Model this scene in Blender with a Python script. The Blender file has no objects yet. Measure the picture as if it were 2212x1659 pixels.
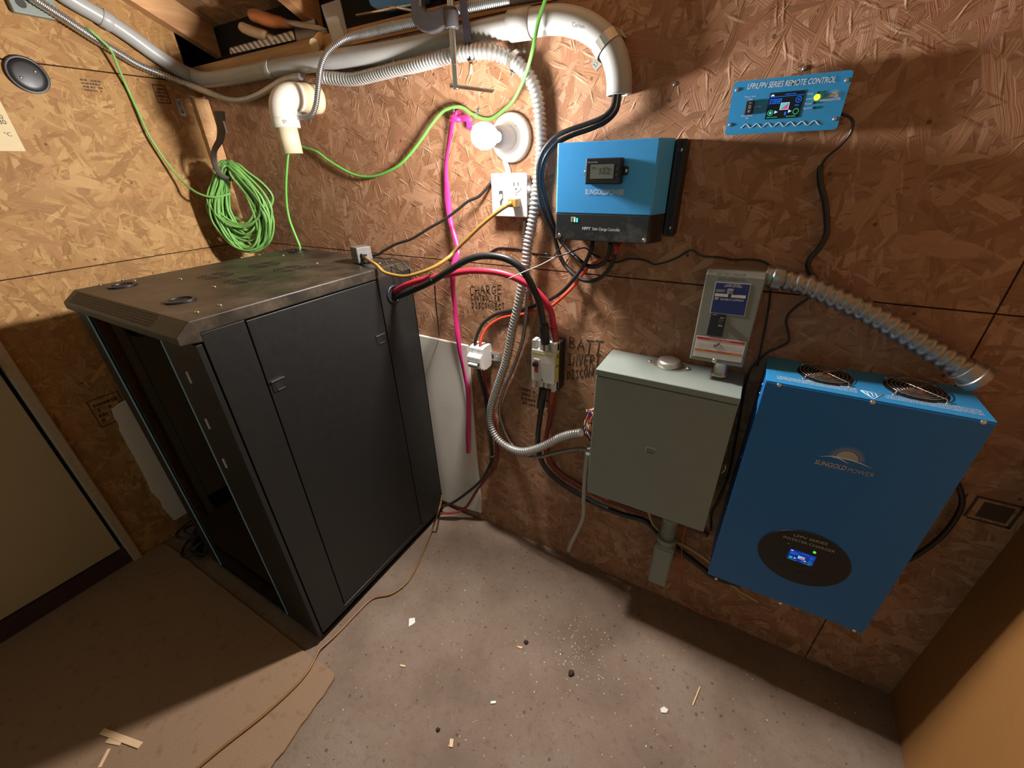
import bpy, math, random
from mathutils import Vector as V, Matrix

# ------------------------------------------------------------------ camera, world, exposure
sc = bpy.context.scene
col = sc.collection
cam_d = bpy.data.cameras.new('camera')
cam_d.sensor_fit = 'HORIZONTAL'; cam_d.sensor_width = 36.0; cam_d.lens = 14.3803
cam_d.clip_start = 0.02
cam = bpy.data.objects.new('camera', cam_d); col.objects.link(cam)
cam.matrix_world = Matrix.Translation([2.10143, -1.15972, 1.50792]) @ Matrix([[0.870246, -0.212866, 0.444251], [0.491942, 0.422698, -0.76113], [-0.025765, 0.880917, 0.472569]]).to_4x4()
sc.camera = cam
sc.view_settings.view_transform = 'Standard'; sc.view_settings.look = 'None'
sc.view_settings.exposure = 0.0; sc.view_settings.gamma = 1.0
sc.view_settings.use_curve_mapping = False
sc.cycles.use_denoising = True
world = bpy.data.worlds.new('shed_ambient'); sc.world = world; world.use_nodes = True
bg = world.node_tree.nodes['Background']
bg.inputs[0].default_value = (0.62, 1.0, 0.94, 1); bg.inputs[1].default_value = 0.25
LAMP_STRENGTH = 1400.0      # the bare bulb on the wall is the only lamp (built in the lamp holder section)

# ------------------------------------------------------------------ node helpers
def new_mat(name):
    m = bpy.data.materials.new(name); m.use_nodes = True
    nt = m.node_tree; nt.nodes.clear()
    out = nt.nodes.new('ShaderNodeOutputMaterial')
    return m, nt, out
class NT:
    def __init__(s, nt): s.nt = nt
    def n(s, t, **kw):
        nd = s.nt.nodes.new(t)
        for k, v in kw.items(): setattr(nd, k, v)
        return nd
    def set(s, sock, val):
        if isinstance(val, bpy.types.NodeSocket): s.nt.links.new(val, sock)
        else: sock.default_value = val
    def math(s, op, a, b=0.0, c=None, clamp=False):
        nd = s.n('ShaderNodeMath', operation=op, use_clamp=clamp)
        s.set(nd.inputs[0], a); s.set(nd.inputs[1], b)
        if c is not None: s.set(nd.inputs[2], c)
        return nd.outputs[0]
    def mix(s, fac, a, b, blend='MIX'):
        nd = s.n('ShaderNodeMix', data_type='RGBA', blend_type=blend)
        s.set(nd.inputs[0], fac); s.set(nd.inputs[6], a); s.set(nd.inputs[7], b)
        return nd.outputs[2]
    def mixf(s, fac, a, b):
        nd = s.n('ShaderNodeMix', data_type='FLOAT')
        s.set(nd.inputs[0], fac); s.set(nd.inputs[2], a); s.set(nd.inputs[3], b)
        return nd.outputs[0]
    def ramp(s, fac, stops):
        nd = s.n('ShaderNodeValToRGB'); e = nd.color_ramp.elements
        while len(e) < len(stops): e.new(0.5)
        for el, (p, c) in zip(e, stops): el.position = p; el.color = (*c, 1) if len(c) == 3 else c
        s.set(nd.inputs[0], fac); return nd.outputs[0]
    def noise(s, vec, scale, detail=3, rough=0.55, dims='3D'):
        nd = s.n('ShaderNodeTexNoise', noise_dimensions=dims)
        if vec is not None: s.set(nd.inputs['Vector'], vec)
        nd.inputs['Scale'].default_value = scale; nd.inputs['Detail'].default_value = detail
        nd.inputs['Roughness'].default_value = rough
        return nd.outputs[0]
    def pos(s): return s.n('ShaderNodeNewGeometry').outputs['Position']
    def obj(s): return s.n('ShaderNodeTexCoord').outputs['Object']
    def bump(s, h, strength=0.3, dist=0.002):
        nd = s.n('ShaderNodeBump'); nd.inputs['Strength'].default_value = strength
        nd.inputs['Distance'].default_value = dist; s.set(nd.inputs['Height'], h); return nd.outputs[0]
    def principled(s, out, color, rough=0.5, metal=0.0, normal=None, spec=0.5, coat=0.0):
        p = s.n('ShaderNodeBsdfPrincipled')
        s.set(p.inputs['Base Color'], color); s.set(p.inputs['Roughness'], rough); s.set(p.inputs['Metallic'], metal)
        p.inputs['Specular IOR Level'].default_value = spec
        p.inputs['Coat Weight'].default_value = coat
        if normal is not None: s.set(p.inputs['Normal'], normal)
        s.nt.links.new(p.outputs[0], out.inputs[0]); return p
def c4(c): return (c[0], c[1], c[2], 1)
def srgb(r, g, b):
    f = lambda x: (x/255/12.92) if x/255 <= .04045 else ((x/255+.055)/1.055)**2.4
    return (f(r), f(g), f(b))

_plain = {}
def plain(name, color, rough=0.5, metal=0.0, var=0.12, scale=40.0, bump=0.0, spec=0.5, coat=0.0):
    """painted or moulded surface with slight procedural mottling"""
    if name in _plain: return _plain[name]
    m, nt, out = new_mat(name); t = NT(nt)
    nz = t.noise(t.obj(), scale, 4)
    lo = tuple(max(0, x*(1-var)) for x in color); hi = tuple(min(1, x*(1+var)) for x in color)
    c = t.mix(nz, c4(lo), c4(hi))
    r = t.math('ADD', t.math('MULTIPLY', t.math('SUBTRACT', nz, .5), .15), rough, clamp=True)
    nm = t.bump(t.noise(t.obj(), scale*8, 2), bump, .001) if bump else None
    t.principled(out, c, r, metal, nm, spec, coat)
    _plain[name] = m; return m

def emit(name, color, strength):
    m, nt, out = new_mat(name); t = NT(nt)
    e = t.n('ShaderNodeEmission'); e.inputs[0].default_value = c4(color); e.inputs[1].default_value = strength
    nt.links.new(e.outputs[0], out.inputs[0]); return m

# ------------------------------------------------------------------ oriented strand board
def make_osb_group():
    g = bpy.data.node_groups.new('strand_board', 'ShaderNodeTree')
    g.interface.new_socket('UV', in_out='INPUT', socket_type='NodeSocketVector')
    g.interface.new_socket('Color', in_out='OUTPUT', socket_type='NodeSocketColor')
    g.interface.new_socket('Height', in_out='OUTPUT', socket_type='NodeSocketFloat')
    gi = g.nodes.new('NodeGroupInput'); go = g.nodes.new('NodeGroupOutput'); t = NT(g)
    uv = gi.outputs[0]
    wob = t.n('ShaderNodeTexNoise', noise_dimensions='3D'); t.set(wob.inputs['Vector'], uv)
    wob.inputs['Scale'].default_value = 14; wob.inputs['Detail'].default_value = 3
    wv = t.n('ShaderNodeVectorMath', operation='MULTIPLY_ADD')
    t.set(wv.inputs[0], wob.outputs[1]); wv.inputs[1].default_value = (.014, .014, 0); t.set(wv.inputs[2], uv)
    best = pri = grn = None
    layers = [(12, 9, 30), (-38, 12, 48), (67, 10, 38), (-75, 14, 52), (33, 13, 60), (-12, 18, 95), (82, 24, 120)]
    slv = None
    for i, (ang, sx, sy) in enumerate(layers):
        m0 = t.n('ShaderNodeMapping'); t.set(m0.inputs[0], wv.outputs[0]); m0.inputs['Rotation'].default_value = (0, 0, math.radians(ang))
        mp = t.n('ShaderNodeMapping'); t.set(mp.inputs[0], m0.outputs[0])
        mp.inputs['Location'].default_value = (i*3.17, i*1.71, 0); mp.inputs['Scale'].default_value = (sx, sy, 1)
        vo = t.n('ShaderNodeTexVoronoi', voronoi_dimensions='2D', distance='CHEBYCHEV' if i % 2 == 0 else 'EUCLIDEAN')
        t.set(vo.inputs['Vector'], mp.outputs[0]); vo.inputs['Scale'].default_value = 1.0
        sp = t.n('ShaderNodeSeparateColor'); t.set(sp.inputs[0], vo.outputs['Color'])
        mg = t.n('ShaderNodeMapping'); t.set(mg.inputs[0], mp.outputs[0]); mg.inputs['Scale'].default_value = (.55, 7, 1)
        gr = t.noise(mg.outputs[0], 1.0, 4, .6, '2D')
        shade = t.math('ADD', t.math('MULTIPLY', sp.outputs[1], .72), t.math('MULTIPLY', gr, .42))
        hue = sp.outputs[2]
        c = t.ramp(t.math('SUBTRACT', shade, .08), [(0.05, (.235, .118, .050)), (.30, (.315, .170, .075)), (.60, (.385, .222, .106)), (.85, (.485, .305, .165)), (1.0, (.58, .40, .245))])
        red = t.math('MULTIPLY', t.math('GREATER_THAN', hue, .85), .42)
        c = t.mix(red, c, c4((.32, .140, .075)))
        # lower layers lie deeper in the board: later layers are thin strands on top
        p_ = t.math('MULTIPLY', sp.outputs[0], 1.0 if i < 5 else .93)
        if best is None: best, pri, grn = c, p_, gr
        else:
            sel = t.math('GREATER_THAN', p_, pri)
            best = t.mix(sel, best, c); pri = t.math('MAXIMUM', p_, pri); grn = t.mixf(sel, grn, gr)
    for ang, sx, sy, thr in ((25, 15, 105, .90), (-60, 20, 150, .92), (75, 17, 120, .92), (-18, 30, 240, .93)):
        m0 = t.n('ShaderNodeMapping'); t.set(m0.inputs[0], wv.outputs[0]); m0.inputs['Rotation'].default_value = (0, 0, math.radians(ang))
        mp = t.n('ShaderNodeMapping'); t.set(mp.inputs[0], m0.outputs[0]); mp.inputs['Location'].default_value = (ang*.37, ang*.21, 0); mp.inputs['Scale'].default_value = (sx, sy, 1)
        vo = t.n('ShaderNodeTexVoronoi', voronoi_dimensions='2D'); t.set(vo.inputs['Vector'], mp.outputs[0]); vo.inputs['Scale'].default_value = 1.0
        sp = t.n('ShaderNodeSeparateColor'); t.set(sp.inputs[0], vo.outputs['Color'])
        on = t.math('MULTIPLY', t.math('GREATER_THAN', sp.outputs[0], thr), t.math('LESS_THAN', vo.outputs['Distance'], .40))
        best = t.mix(t.math('MULTIPLY', on, .45), best, t.ramp(sp.outputs[1], [(.2, (.25, .13, .058)), (.5, (.47, .30, .16)), (1.0, (.60, .42, .26))]))
        rise = t.math('MULTIPLY', on, t.math('SUBTRACT', .62, vo.outputs['Distance']))
        slv = rise if slv is None else t.math('MAXIMUM', slv, rise)
    # the topmost strand is the one with the highest priority; its value is also its height
    hgt = t.math('ADD', t.math('ADD', t.math('MULTIPLY', pri, 1.9), t.math('MULTIPLY', grn, .42)), t.math('MULTIPLY', slv, 1.3))
    big = t.noise(uv, 3.1, 2, .5)
    best = t.mix(t.math('MULTIPLY', big, .24), best, c4((.28, .155, .072)))
    # small dark knots and nail holes
    vk = t.n('ShaderNodeTexVoronoi', voronoi_dimensions='2D'); t.set(vk.inputs['Vector'], uv); vk.inputs['Scale'].default_value = 4.3
    knot = t.math('LESS_THAN', vk.outputs['Distance'], .017)
    best = t.mix(t.math('MULTIPLY', knot, .75), best, c4((.07, .03, .012)))
    t.set(go.inputs[0], best); t.set(go.inputs[1], hgt)
    return g
OSB = make_osb_group()
def osb_mat(name, ax_u, ax_v, strength=.85, dist=.0040, tint=(1, 1, 1), stretch=1.0):
    m, nt, out = new_mat(name); t = NT(nt)
    s = t.n('ShaderNodeSeparateXYZ'); t.set(s.inputs[0], t.pos())
    cb = t.n('ShaderNodeCombineXYZ'); t.set(cb.inputs[0], t.math('MULTIPLY', s.outputs[ax_u], stretch)); t.set(cb.inputs[1], s.outputs[ax_v])
    g = t.n('ShaderNodeGroup'); g.node_tree = OSB; t.set(g.inputs[0], cb.outputs[0])
    c = t.mix(1.0, g.outputs[0], c4(tint), 'MULTIPLY')
    t.principled(out, c, .62, 0, t.bump(g.outputs[1], strength, dist), .35)
    return m
M = {}
M['osb_back'] = osb_mat('strand_board_back', 0, 2, tint=(1.0, .90, 1.0))
M['osb_left'] = osb_mat('strand_board_left', 1, 2, .55, tint=(1.0, .96, .68))
M['osb_roof'] = osb_mat('strand_board_roof', 0, 1, .5)

def wood_mat(name, dark, light, axis=0, scale=9):
    m, nt, out = new_mat(name); t = NT(nt)
    mp = t.n('ShaderNodeMapping'); t.set(mp.inputs[0], t.pos())
    sc_ = [scale*9]*3; sc_[axis] = scale*.5; mp.inputs['Scale'].default_value = sc_
    n1 = t.noise(mp.outputs[0], 1.0, 5, .6)
    mp2 = t.n('ShaderNodeMapping'); t.set(mp2.inputs[0], t.pos()); sc2 = [scale*1.2]*3; sc2[axis] = scale*.3
    mp2.inputs['Scale'].default_value = sc2
    n2 = t.noise(mp2.outputs[0], 1.0, 2)
    c = t.ramp(t.math('ADD', t.math('MULTIPLY', n1, .6), t.math('MULTIPLY', n2, .4)), [(.3, dark), (.7, light)])
    t.principled(out, c, .6, 0, t.bump(n1, .25, .001), .3)
    return m
M['lumber'] = wood_mat('pine_lumber', (.40, .20, .08), (.66, .40, .19))
M['lumber_y'] = wood_mat('pine_rafter', (.42, .20, .08), (.70, .42, .20), 1)
M['handle_wood'] = wood_mat('pale_handle_wood', (.55, .34, .17), (.78, .56, .34), 0, 14)
M['right_panel'] = plain('brown_panel_board', (.27, .125, .036), .55, 0, .10, 90)
M['black_void'] = plain('dark_gap', (.006, .005, .004), .9)
M['door_paint'] = plain('beige_door_paint', (.42, .34, .20), .45, 0, .05, 6)
M['casing'] = plain('grey_beige_casing', (.42, .34, .23), .55, 0, .18, 60)
M['threshold'] = plain('dark_maroon_sill', (.045, .018, .014), .8, 0, .3, 25)

def floor_mat():
    m, nt, out = new_mat('dirty_concrete'); t = NT(nt); p = t.pos()
    n1 = t.noise(p, 4, 5, .6); n2 = t.noise(p, 42, 5, .65); n3 = t.noise(p, 190, 3, .6)
    c = t.ramp(n1, [(.3, (.150, .105, .074)), (.55, (.205, .150, .110)), (.75, (.232, .180, .142))])
    c = t.mix(t.math('MULTIPLY', t.ramp(n2, [(.30, (1, 1, 1)), (.47, (0, 0, 0))]), .55), c, c4((.13, .085, .058)))
    c = t.mix(t.ramp(n3, [(.30, (.55, .55, .55)), (.42, (0, 0, 0))]), c, c4((.10, .065, .045)))
    vo = t.n('ShaderNodeTexVoronoi'); t.set(vo.inputs['Vector'], p); vo.inputs['Scale'].default_value = 60
    sp = t.n('ShaderNodeSeparateColor'); t.set(sp.inputs[0], vo.outputs['Color'])
    fleck = t.math('MULTIPLY', t.math('LESS_THAN', vo.outputs['Distance'], t.math('MULTIPLY', sp.outputs[1], .13)), t.math('GREATER_THAN', sp.outputs[0], .80))
    c = t.mix(t.math('MULTIPLY', fleck, .8), c, c4((.50, .40, .30)))
    dk = t.math('MULTIPLY', t.math('LESS_THAN', vo.outputs['Distance'], t.math('MULTIPLY', sp.outputs[1], .3)), t.math('LESS_THAN', sp.outputs[0], .18))
    c = t.mix(t.math('MULTIPLY', dk, .7), c, c4((.06, .038, .026)))
    h = t.math('ADD', n2, t.math('MULTIPLY', n3, .6))
    t.principled(out, c, .75, 0, t.bump(h, .45, .004), .25)
    return m
M['floor'] = floor_mat()
def carpet_mat():
    m, nt, out = new_mat('tan_carpet'); t = NT(nt); p = t.pos()
    n1 = t.noise(p, 350, 3, .7); n2 = t.noise(p, 30, 4, .6); n3 = t.noise(p, 5, 2)
    c = t.mix(n1, c4((.19, .118, .070)), c4((.365, .248, .160)))
    c = t.mix(t.math('MULTIPLY', t.ramp(n2, [(.28, (1, 1, 1)), (.42, (0, 0, 0))]), .5), c, c4((.14, .08, .045)))
    c = t.mix(t.math('MULTIPLY', n3, .25), c, c4((.20, .13, .08)))
    t.principled(out, c, .95, 0, t.bump(n1, .6, .003), .1)
    return m
M['carpet'] = carpet_mat()

def dusty(name, base, dust, rough, amount=.5, lo=.52, hi=.75, scale=9):
    m, nt, out = new_mat(name); t = NT(nt); p = t.pos()
    a = t.noise(p, scale, 5, .65); b = t.noise(p, scale*14, 3, .6)
    f = t.math('MULTIPLY', t.math('MULTIPLY', t.ramp(a, [(lo, (0, 0, 0)), (hi, (1, 1, 1))]), b), amount*2, clamp=True)
    c = t.mix(f, c4(base), c4(dust))
    r = t.math('ADD', rough, t.math('MULTIPLY', f, .3), clamp=True)
    t.principled(out, c, r, 0, t.bump(b, .06, .001), .5)
    return m
M['cab'] = plain('black_powder_coat', (.0105, .0110, .0105), .45, 0, .12, 70, .05)
M['cab_top'] = dusty('dusty_black_lid', (.022, .018, .013), (.21, .15, .09), .42, .42, .40, .75, 7)
M['cab_dark'] = plain('cabinet_interior_black', (.008, .008, .008), .6)
M['black'] = plain('black_plastic', (.012, .012, .013), .4)
M['black_rubber'] = plain('black_rubber', (.016, .016, .017), .45)
M['black_cable'] = plain('black_cable_jacket', (.018, .017, .018), .38)
M['black_band'] = dusty('dusty_black_band', (.022, .022, .024), (.20, .19, .18), .4, .45, .50, .72, 16)
M['heat_sink'] = plain('black_anodised_fins', (.010, .010, .011), .5)
M['steel'] = plain('galvanised_steel', (.60, .60, .60), .32, .95, .15, 30)
M['steel_dark'] = plain('dull_steel', (.34, .33, .32), .38, .9, .2, 30)
def saw_mat():
    m, nt, out = new_mat('saw_steel'); t = NT(nt)
    wv = t.n('ShaderNodeTexWave', wave_type='BANDS', bands_direction='DIAGONAL'); t.set(wv.inputs['Vector'], t.pos()); wv.inputs['Scale'].default_value = 22; wv.inputs['Distortion'].default_value = 1.5  # light and dark bands paint a striped shine into the steel colour
    t.principled(out, t.mix(wv.outputs[1], c4((.13, .12, .11)), c4((.66, .65, .63))), .35, .85); return m
M['saw_steel'] = saw_mat()
M['chrome'] = plain('bright_screw', (.75, .74, .72), .22, 1.0, .1, 80)
M['flex_steel'] = plain('galvanised_flexible_steel', (.50, .49, .47), .38, .55, .12, 30)
M['zinc'] = plain('zinc_strap', (.58, .56, .50), .4, .85, .15, 40)
M['iron'] = plain('grey_cast_iron', (.085, .08, .085), .45, .4, .25, 60, .15)
M['dark_bar'] = plain('dark_purple_bar', (.055, .045, .055), .4, .5, .2, 50)
M['pvc'] = plain('grey_pvc', (.40, .40, .385), .35, 0, .06, 30)
M['white_pvc'] = plain('white_pvc', (.72, .68, .60), .3, 0, .05, 30)
M['cream_pvc'] = plain('cream_pvc', (.70, .57, .38), .32, 0, .08, 30)
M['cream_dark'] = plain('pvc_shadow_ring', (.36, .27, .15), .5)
M['white'] = plain('white_plastic', (.78, .77, .75), .35, 0, .03, 30)
M['white_dirty'] = plain('white_moulded_case', (.66, .65, .60), .4, 0, .06, 40)
M['white_board'] = dusty('painted_white_board', (.72, .68, .61), (.52, .44, .36), .55, .5, .5, .8, 6)
M['green'] = plain('green_cable_jacket', (.17, .52, .095), .42, 0, .10, 40)
M['green_faded'] = plain('faded_green_jacket', (.20, .44, .11), .45, 0, .22, 22)
M['pink'] = plain('pink_flagging_tape', (.72, .035, .22), .38, 0, .12, 30)
M['red_cable'] = plain('red_battery_cable', (.60, .028, .065), .38, 0, .08, 30)
M['orange_cable'] = plain('orange_red_wire', (.70, .075, .035), .38)
M['red_shrink'] = plain('dull_red_heat_shrink', (.33, .045, .035), .4, 0, .2, 40)
M['maroon'] = plain('dark_red_cable', (.22, .03, .025), .45)
M['yellow_cord'] = plain('yellow_brown_cord', (.34, .21, .045), .4, 0, .15, 30)
M['brown_cord'] = plain('brown_cord', (.22, .105, .03), .45, 0, .15, 30)
M['tan_wire'] = plain('tan_sheathed_wire', (.46, .33, .13), .5)
M['strap'] = plain('grey_webbing', (.12, .10, .085), .8, 0, .2, 120, .2)
M['blue'] = plain('blue_powder_coat', (.032, .275, .60), .36, 0, .06, 50, .03)
M['blue_inv'] = plain('deep_blue_powder_coat', (.012, .150, .46), .38, 0, .06, 50, .03)
M['blue_case'] = plain('bright_blue_shell', (.070, .42, .95), .30, 0, .05, 50, .03)
M['grey_box'] = plain('grey_green_enclosure', (.225, .262, .235), .45, 0, .05, 40, .04)
M['grey_gen'] = plain('grey_breaker_box_paint', (.20, .205, .175), .42, 0, .06, 40, .04)
M['label_blue'] = plain('dark_blue_label', (.018, .028, .14), .4)
M['label_white'] = plain('white_label', (.62, .60, .57), .5)
M['label_red'] = plain('red_label_bar', (.45, .03, .035), .5)
M['label_orange'] = plain('orange_label_bar', (.55, .17, .05), .5)
M['ink'] = plain('black_marker_ink', (.022, .012, .008), .7)
M['print_white'] = plain('white_print', (.72, .74, .76), .5)
M['print_grey'] = plain('silver_grey_print', (.42, .40, .37), .5)
M['print_dark'] = plain('dark_print', (.035, .03, .028), .6)
M['yellow_label'] = plain('yellow_label', (.62, .50, .06), .5)
M['red_toggle'] = plain('red_toggle', (.45, .04, .04), .4)
M['grey_plastic'] = plain('dusty_grey_adapter', (.15, .14, .13), .6, 0, .35, 60)
M['copper'] = plain('copper_winding', (.45, .17, .09), .35, .7, .3, 60)
M['lcd'] = plain('grey_green_lcd', (.20, .225, .185), .25)
M['orange_handle'] = plain('orange_wood_handle', (.62, .19, .06), .3, 0, .18, 25)
M['paper'] = plain('cream_card', (.62, .50, .28), .6)
M['stencil'] = plain('dark_stencil_ink', (.06, .028, .014), .7, 0, .4, 60)
M['chip_light'] = plain('pale_wood_chip', (.68, .48, .28), .6)
M['chip_white'] = plain('white_paint_flake', (.74, .72, .68), .5)
M['chip_dark'] = plain('dark_dirt_clod', (.045, .03, .022), .9, 0, .3, 200)
M['blue_tarp'] = plain('blue_case_lid', (.05, .28, .70), .35)
M['bronze'] = plain('module_bracket_grey', (.62, .66, .62), .45)
M['tie'] = plain('black_cable_tie', (.012, .012, .012), .4)
M['led_amber'] = emit('amber_led', (1.0, .62, .02), 3.0)
M['led_green'] = emit('green_led', (.05, 1.0, .05), 1.5)
M['led_cyan'] = emit('cyan_led', (.12, .85, .80), 1.2)
M['led_mint'] = emit('mint_led', (.50, 1.0, .55), 1.2)
M['scr_blue'] = emit('screen_blue', (.02, .16, .85), 1.0)
M['scr_deep'] = emit('screen_deep_blue', (.008, .03, .22), 1.0)
M['scr_cyan'] = emit('screen_cyan', (.10, .60, .62), 1.0)
M['scr_green'] = emit('screen_green', (.06, .55, .28), .8)
M['scr_pink'] = emit('screen_pink', (.62, .12, .32), .9)
M['scr_white'] = emit('screen_white', (.70, .80, .85), 1.0)
M['scr_black'] = plain('screen_black_glass', (.006, .006, .008), .15)

def glass_mat():
    m, nt, out = new_mat('tinted_door_glass'); t = NT(nt)
    tr = t.n('ShaderNodeBsdfTransparent'); tr.inputs[0].default_value = (.80, .82, .76, 1)
    gl = t.n('ShaderNodeBsdfGlossy'); gl.inputs['Roughness'].default_value = .03; gl.inputs[0].default_value = (.42, .46, .42, 1)
    fr = t.n('ShaderNodeFresnel'); fr.inputs[0].default_value = 1.45
    mx = t.n('ShaderNodeMixShader'); nt.links.new(fr.outputs[0], mx.inputs[0]); nt.links.new(tr.outputs[0], mx.inputs[1]); nt.links.new(gl.outputs[0], mx.inputs[2])
    nt.links.new(mx.outputs[0], out.inputs[0]); return m
M['glass'] = glass_mat()
M['glass_edge_glint'] = plain('painted_pale_blue_glint', (.34, .62, .80), .2, 0, .1, 20, 0, .8)  # pale blue colour stands in for the reflection along the pane edges
def plastic_mat():
    m, nt, out = new_mat('clear_plastic_bag'); t = NT(nt)
    p = t.n('ShaderNodeBsdfPrincipled'); p.inputs['Base Color'].default_value = (.6, .55, .52, 1); p.inputs['Roughness'].default_value = .15
    tr = t.n('ShaderNodeBsdfTransparent'); mx = t.n('ShaderNodeMixShader'); mx.inputs[0].default_value = .42
    nt.links.new(tr.outputs[0], mx.inputs[1]); nt.links.new(p.outputs[0], mx.inputs[2]); nt.links.new(mx.outputs[0], out.inputs[0]); return m
M['bag'] = plastic_mat()
def bulb_mat():
    m, nt, out = new_mat('lit_bulb_glass'); t = NT(nt)
    lf = t.n('ShaderNodeLightFalloff'); lf.inputs['Strength'].default_value = LAMP_STRENGTH; lf.inputs['Smooth'].default_value = .014
    e = t.n('ShaderNodeEmission'); e.inputs[0].default_value = (1.0, .945, .90, 1)
    nt.links.new(lf.outputs['Linear'], e.inputs[1]); nt.links.new(e.outputs[0], out.inputs[0]); return m
M['bulb'] = bulb_mat()

# ------------------------------------------------------------------ mesh helpers
WLOC = {}
class MB:
    def __init__(s): s.v = []; s.f = []; s.sm = []; s.mi = []; s.cur = 0
    def add(s, vs, fs, smooth=False):
        o = len(s.v); s.v += [tuple(v) for v in vs]
        for f in fs: s.f.append(tuple(i+o for i in f)); s.sm.append(smooth); s.mi.append(s.cur)
        return s
    def box(s, x0, x1, y0, y1, z0, z1):
        vs = [(x, y, z) for x in (x0, x1) for y in (y0, y1) for z in (z0, z1)]
        return s.add(vs, [(0, 1, 3, 2), (4, 6, 7, 5), (0, 4, 5, 1), (2, 3, 7, 6), (0, 2, 6, 4), (1, 5, 7, 3)])
    def obox(s, o, a, b, c):
        """box with corner o and edge vectors a, b, c"""
        o, a, b, c = V(o), V(a), V(b), V(c)
        vs = [o+a*i+b*j+c*k for i in (0, 1) for j in (0, 1) for k in (0, 1)]
        return s.add(vs, [(0, 1, 3, 2), (4, 6, 7, 5), (0, 4, 5, 1), (2, 3, 7, 6), (0, 2, 6, 4), (1, 5, 7, 3)])
    def prism(s, poly, ext):
        """closed 3-D polygon extruded along vector ext"""
        n = len(poly); e = V(ext); vs = [V(p) for p in poly]+[V(p)+e for p in poly]
        return s.add(vs, [tuple(range(n-1, -1, -1)), tuple(range(n, 2*n))]+[(i, (i+1) % n, (i+1) % n+n, i+n) for i in range(n)])
    def loft(s, rings, caps=True, smooth=True, closed=True):
        n = len(rings[0]); vs = [p for r in rings for p in r]; fs = []
        for k in range(len(rings)-1):
            for i in range(n if closed else n-1):
                j = (i+1) % n; fs.append((k*n+i, k*n+j, (k+1)*n+j, (k+1)*n+i))
        s.add(vs, fs, smooth)
        if caps and closed:
            o = len(s.v)-len(vs)
            s.f += [tuple(o+i for i in range(n-1, -1, -1)), tuple(o+(len(rings)-1)*n+i for i in range(n))]
            s.sm += [False]*2; s.mi += [s.cur]*2
        return s
    def tube(s, path, r, seg=10, caps=True, flat=None, up=None):
        P = [V(p) for p in path]; n = len(P); rings = []
        T = [(P[min(i+1, n-1)]-P[max(i-1, 0)]).normalized() for i in range(n)]
        ref = V(up) if up else (V((0, 0, 1)) if abs(T[0].z) < .9 else V((0, 1, 0)))
        N = (ref-T[0]*ref.dot(T[0])).normalized()
        for i in range(n):
            N = (N-T[i]*N.dot(T[i]))
            if N.length < 1e-6: N = T[i].orthogonal()
            N.normalize(); B = T[i].cross(N)
            ri = r[i] if isinstance(r, (list, tuple)) else r
            k = flat if flat else 1.0
            rings.append([P[i]+N*(ri*k*math.cos(2*math.pi*j/seg))+B*(ri*math.sin(2*math.pi*j/seg)) for j in range(seg)])
        return s.loft(rings, caps)
    def lathe(s, prof, o, axis, seg=24, caps=True):
        """profile of (distance along axis, radius)"""
        o = V(o); a = V(axis).normalized(); u = a.orthogonal().normalized(); w = a.cross(u)
        return s.loft([[o+a*h+(u*math.cos(2*math.pi*j/seg)+w*math.sin(2*math.pi*j/seg))*max(r, 1e-5) for j in range(seg)] for h, r in prof], caps)
    def cyl(s, p0, p1, r, seg=16):
        p0, p1 = V(p0), V(p1); return s.lathe([(0, r), ((p1-p0).length, r)], p0, p1-p0, seg)
    def ring(s, o, axis, r0, r1, h, seg=32):
        o = V(o); a = V(axis).normalized()
        return s.lathe([(0, r0), (0, r1), (h, r1), (h, r0), (0, r0)], o, a, seg, False)

def link(name, data, mat, parent=None, bevel=0, props=None):
    o = bpy.data.objects.new(name, data); col.objects.link(o)
    return o
def setp(o, parent, loc):
    o.location = loc; WLOC[o.name] = V(loc)
    if parent is not None:
        o.parent = parent; o.matrix_parent_inverse = Matrix.Translation(-WLOC[parent.name])
def obj(name, mb, mat, parent=None, bevel=0.0, seg=2, origin=None):
    if origin is None:
        lo = [min(v[i] for v in mb.v) for i in range(3)]; hi = [max(v[i] for v in mb.v) for i in range(3)]
        origin = V([(lo[i]+hi[i])/2 for i in range(3)])
    origin = V(origin)
    me = bpy.data.meshes.new(name); me.from_pydata([tuple(V(v)-origin) for v in mb.v], [], mb.f)
    for mm in (mat if isinstance(mat, list) else [mat]): me.materials.append(M[mm])
    me.polygons.foreach_set('use_smooth', mb.sm); me.polygons.foreach_set('material_index', mb.mi)
    me.update()
    import bmesh as _b
    bm = _b.new(); bm.from_mesh(me); _b.ops.recalc_face_normals(bm, faces=bm.faces); bm.to_mesh(me); bm.free()
    o = link(name, me, mat); setp(o, parent, origin)
    if bevel:
        md = o.modifiers.new('bevel', 'BEVEL'); md.width = bevel; md.segments = seg; md.limit_method = 'ANGLE'; md.angle_limit = math.radians(40)
    return o
def tag(o, label, cat, group=None):
    o['label'] = label; o['category'] = cat
    if group: o['group'] = group
    return o
def struct(o): o['kind'] = 'structure'; return o
def thing(name, loc, label, cat, group=None):
    e = bpy.data.objects.new(name, None); e.empty_display_size = .03; col.objects.link(e); setp(e, None, V(loc))
    return tag(e, label, cat, group)

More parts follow.
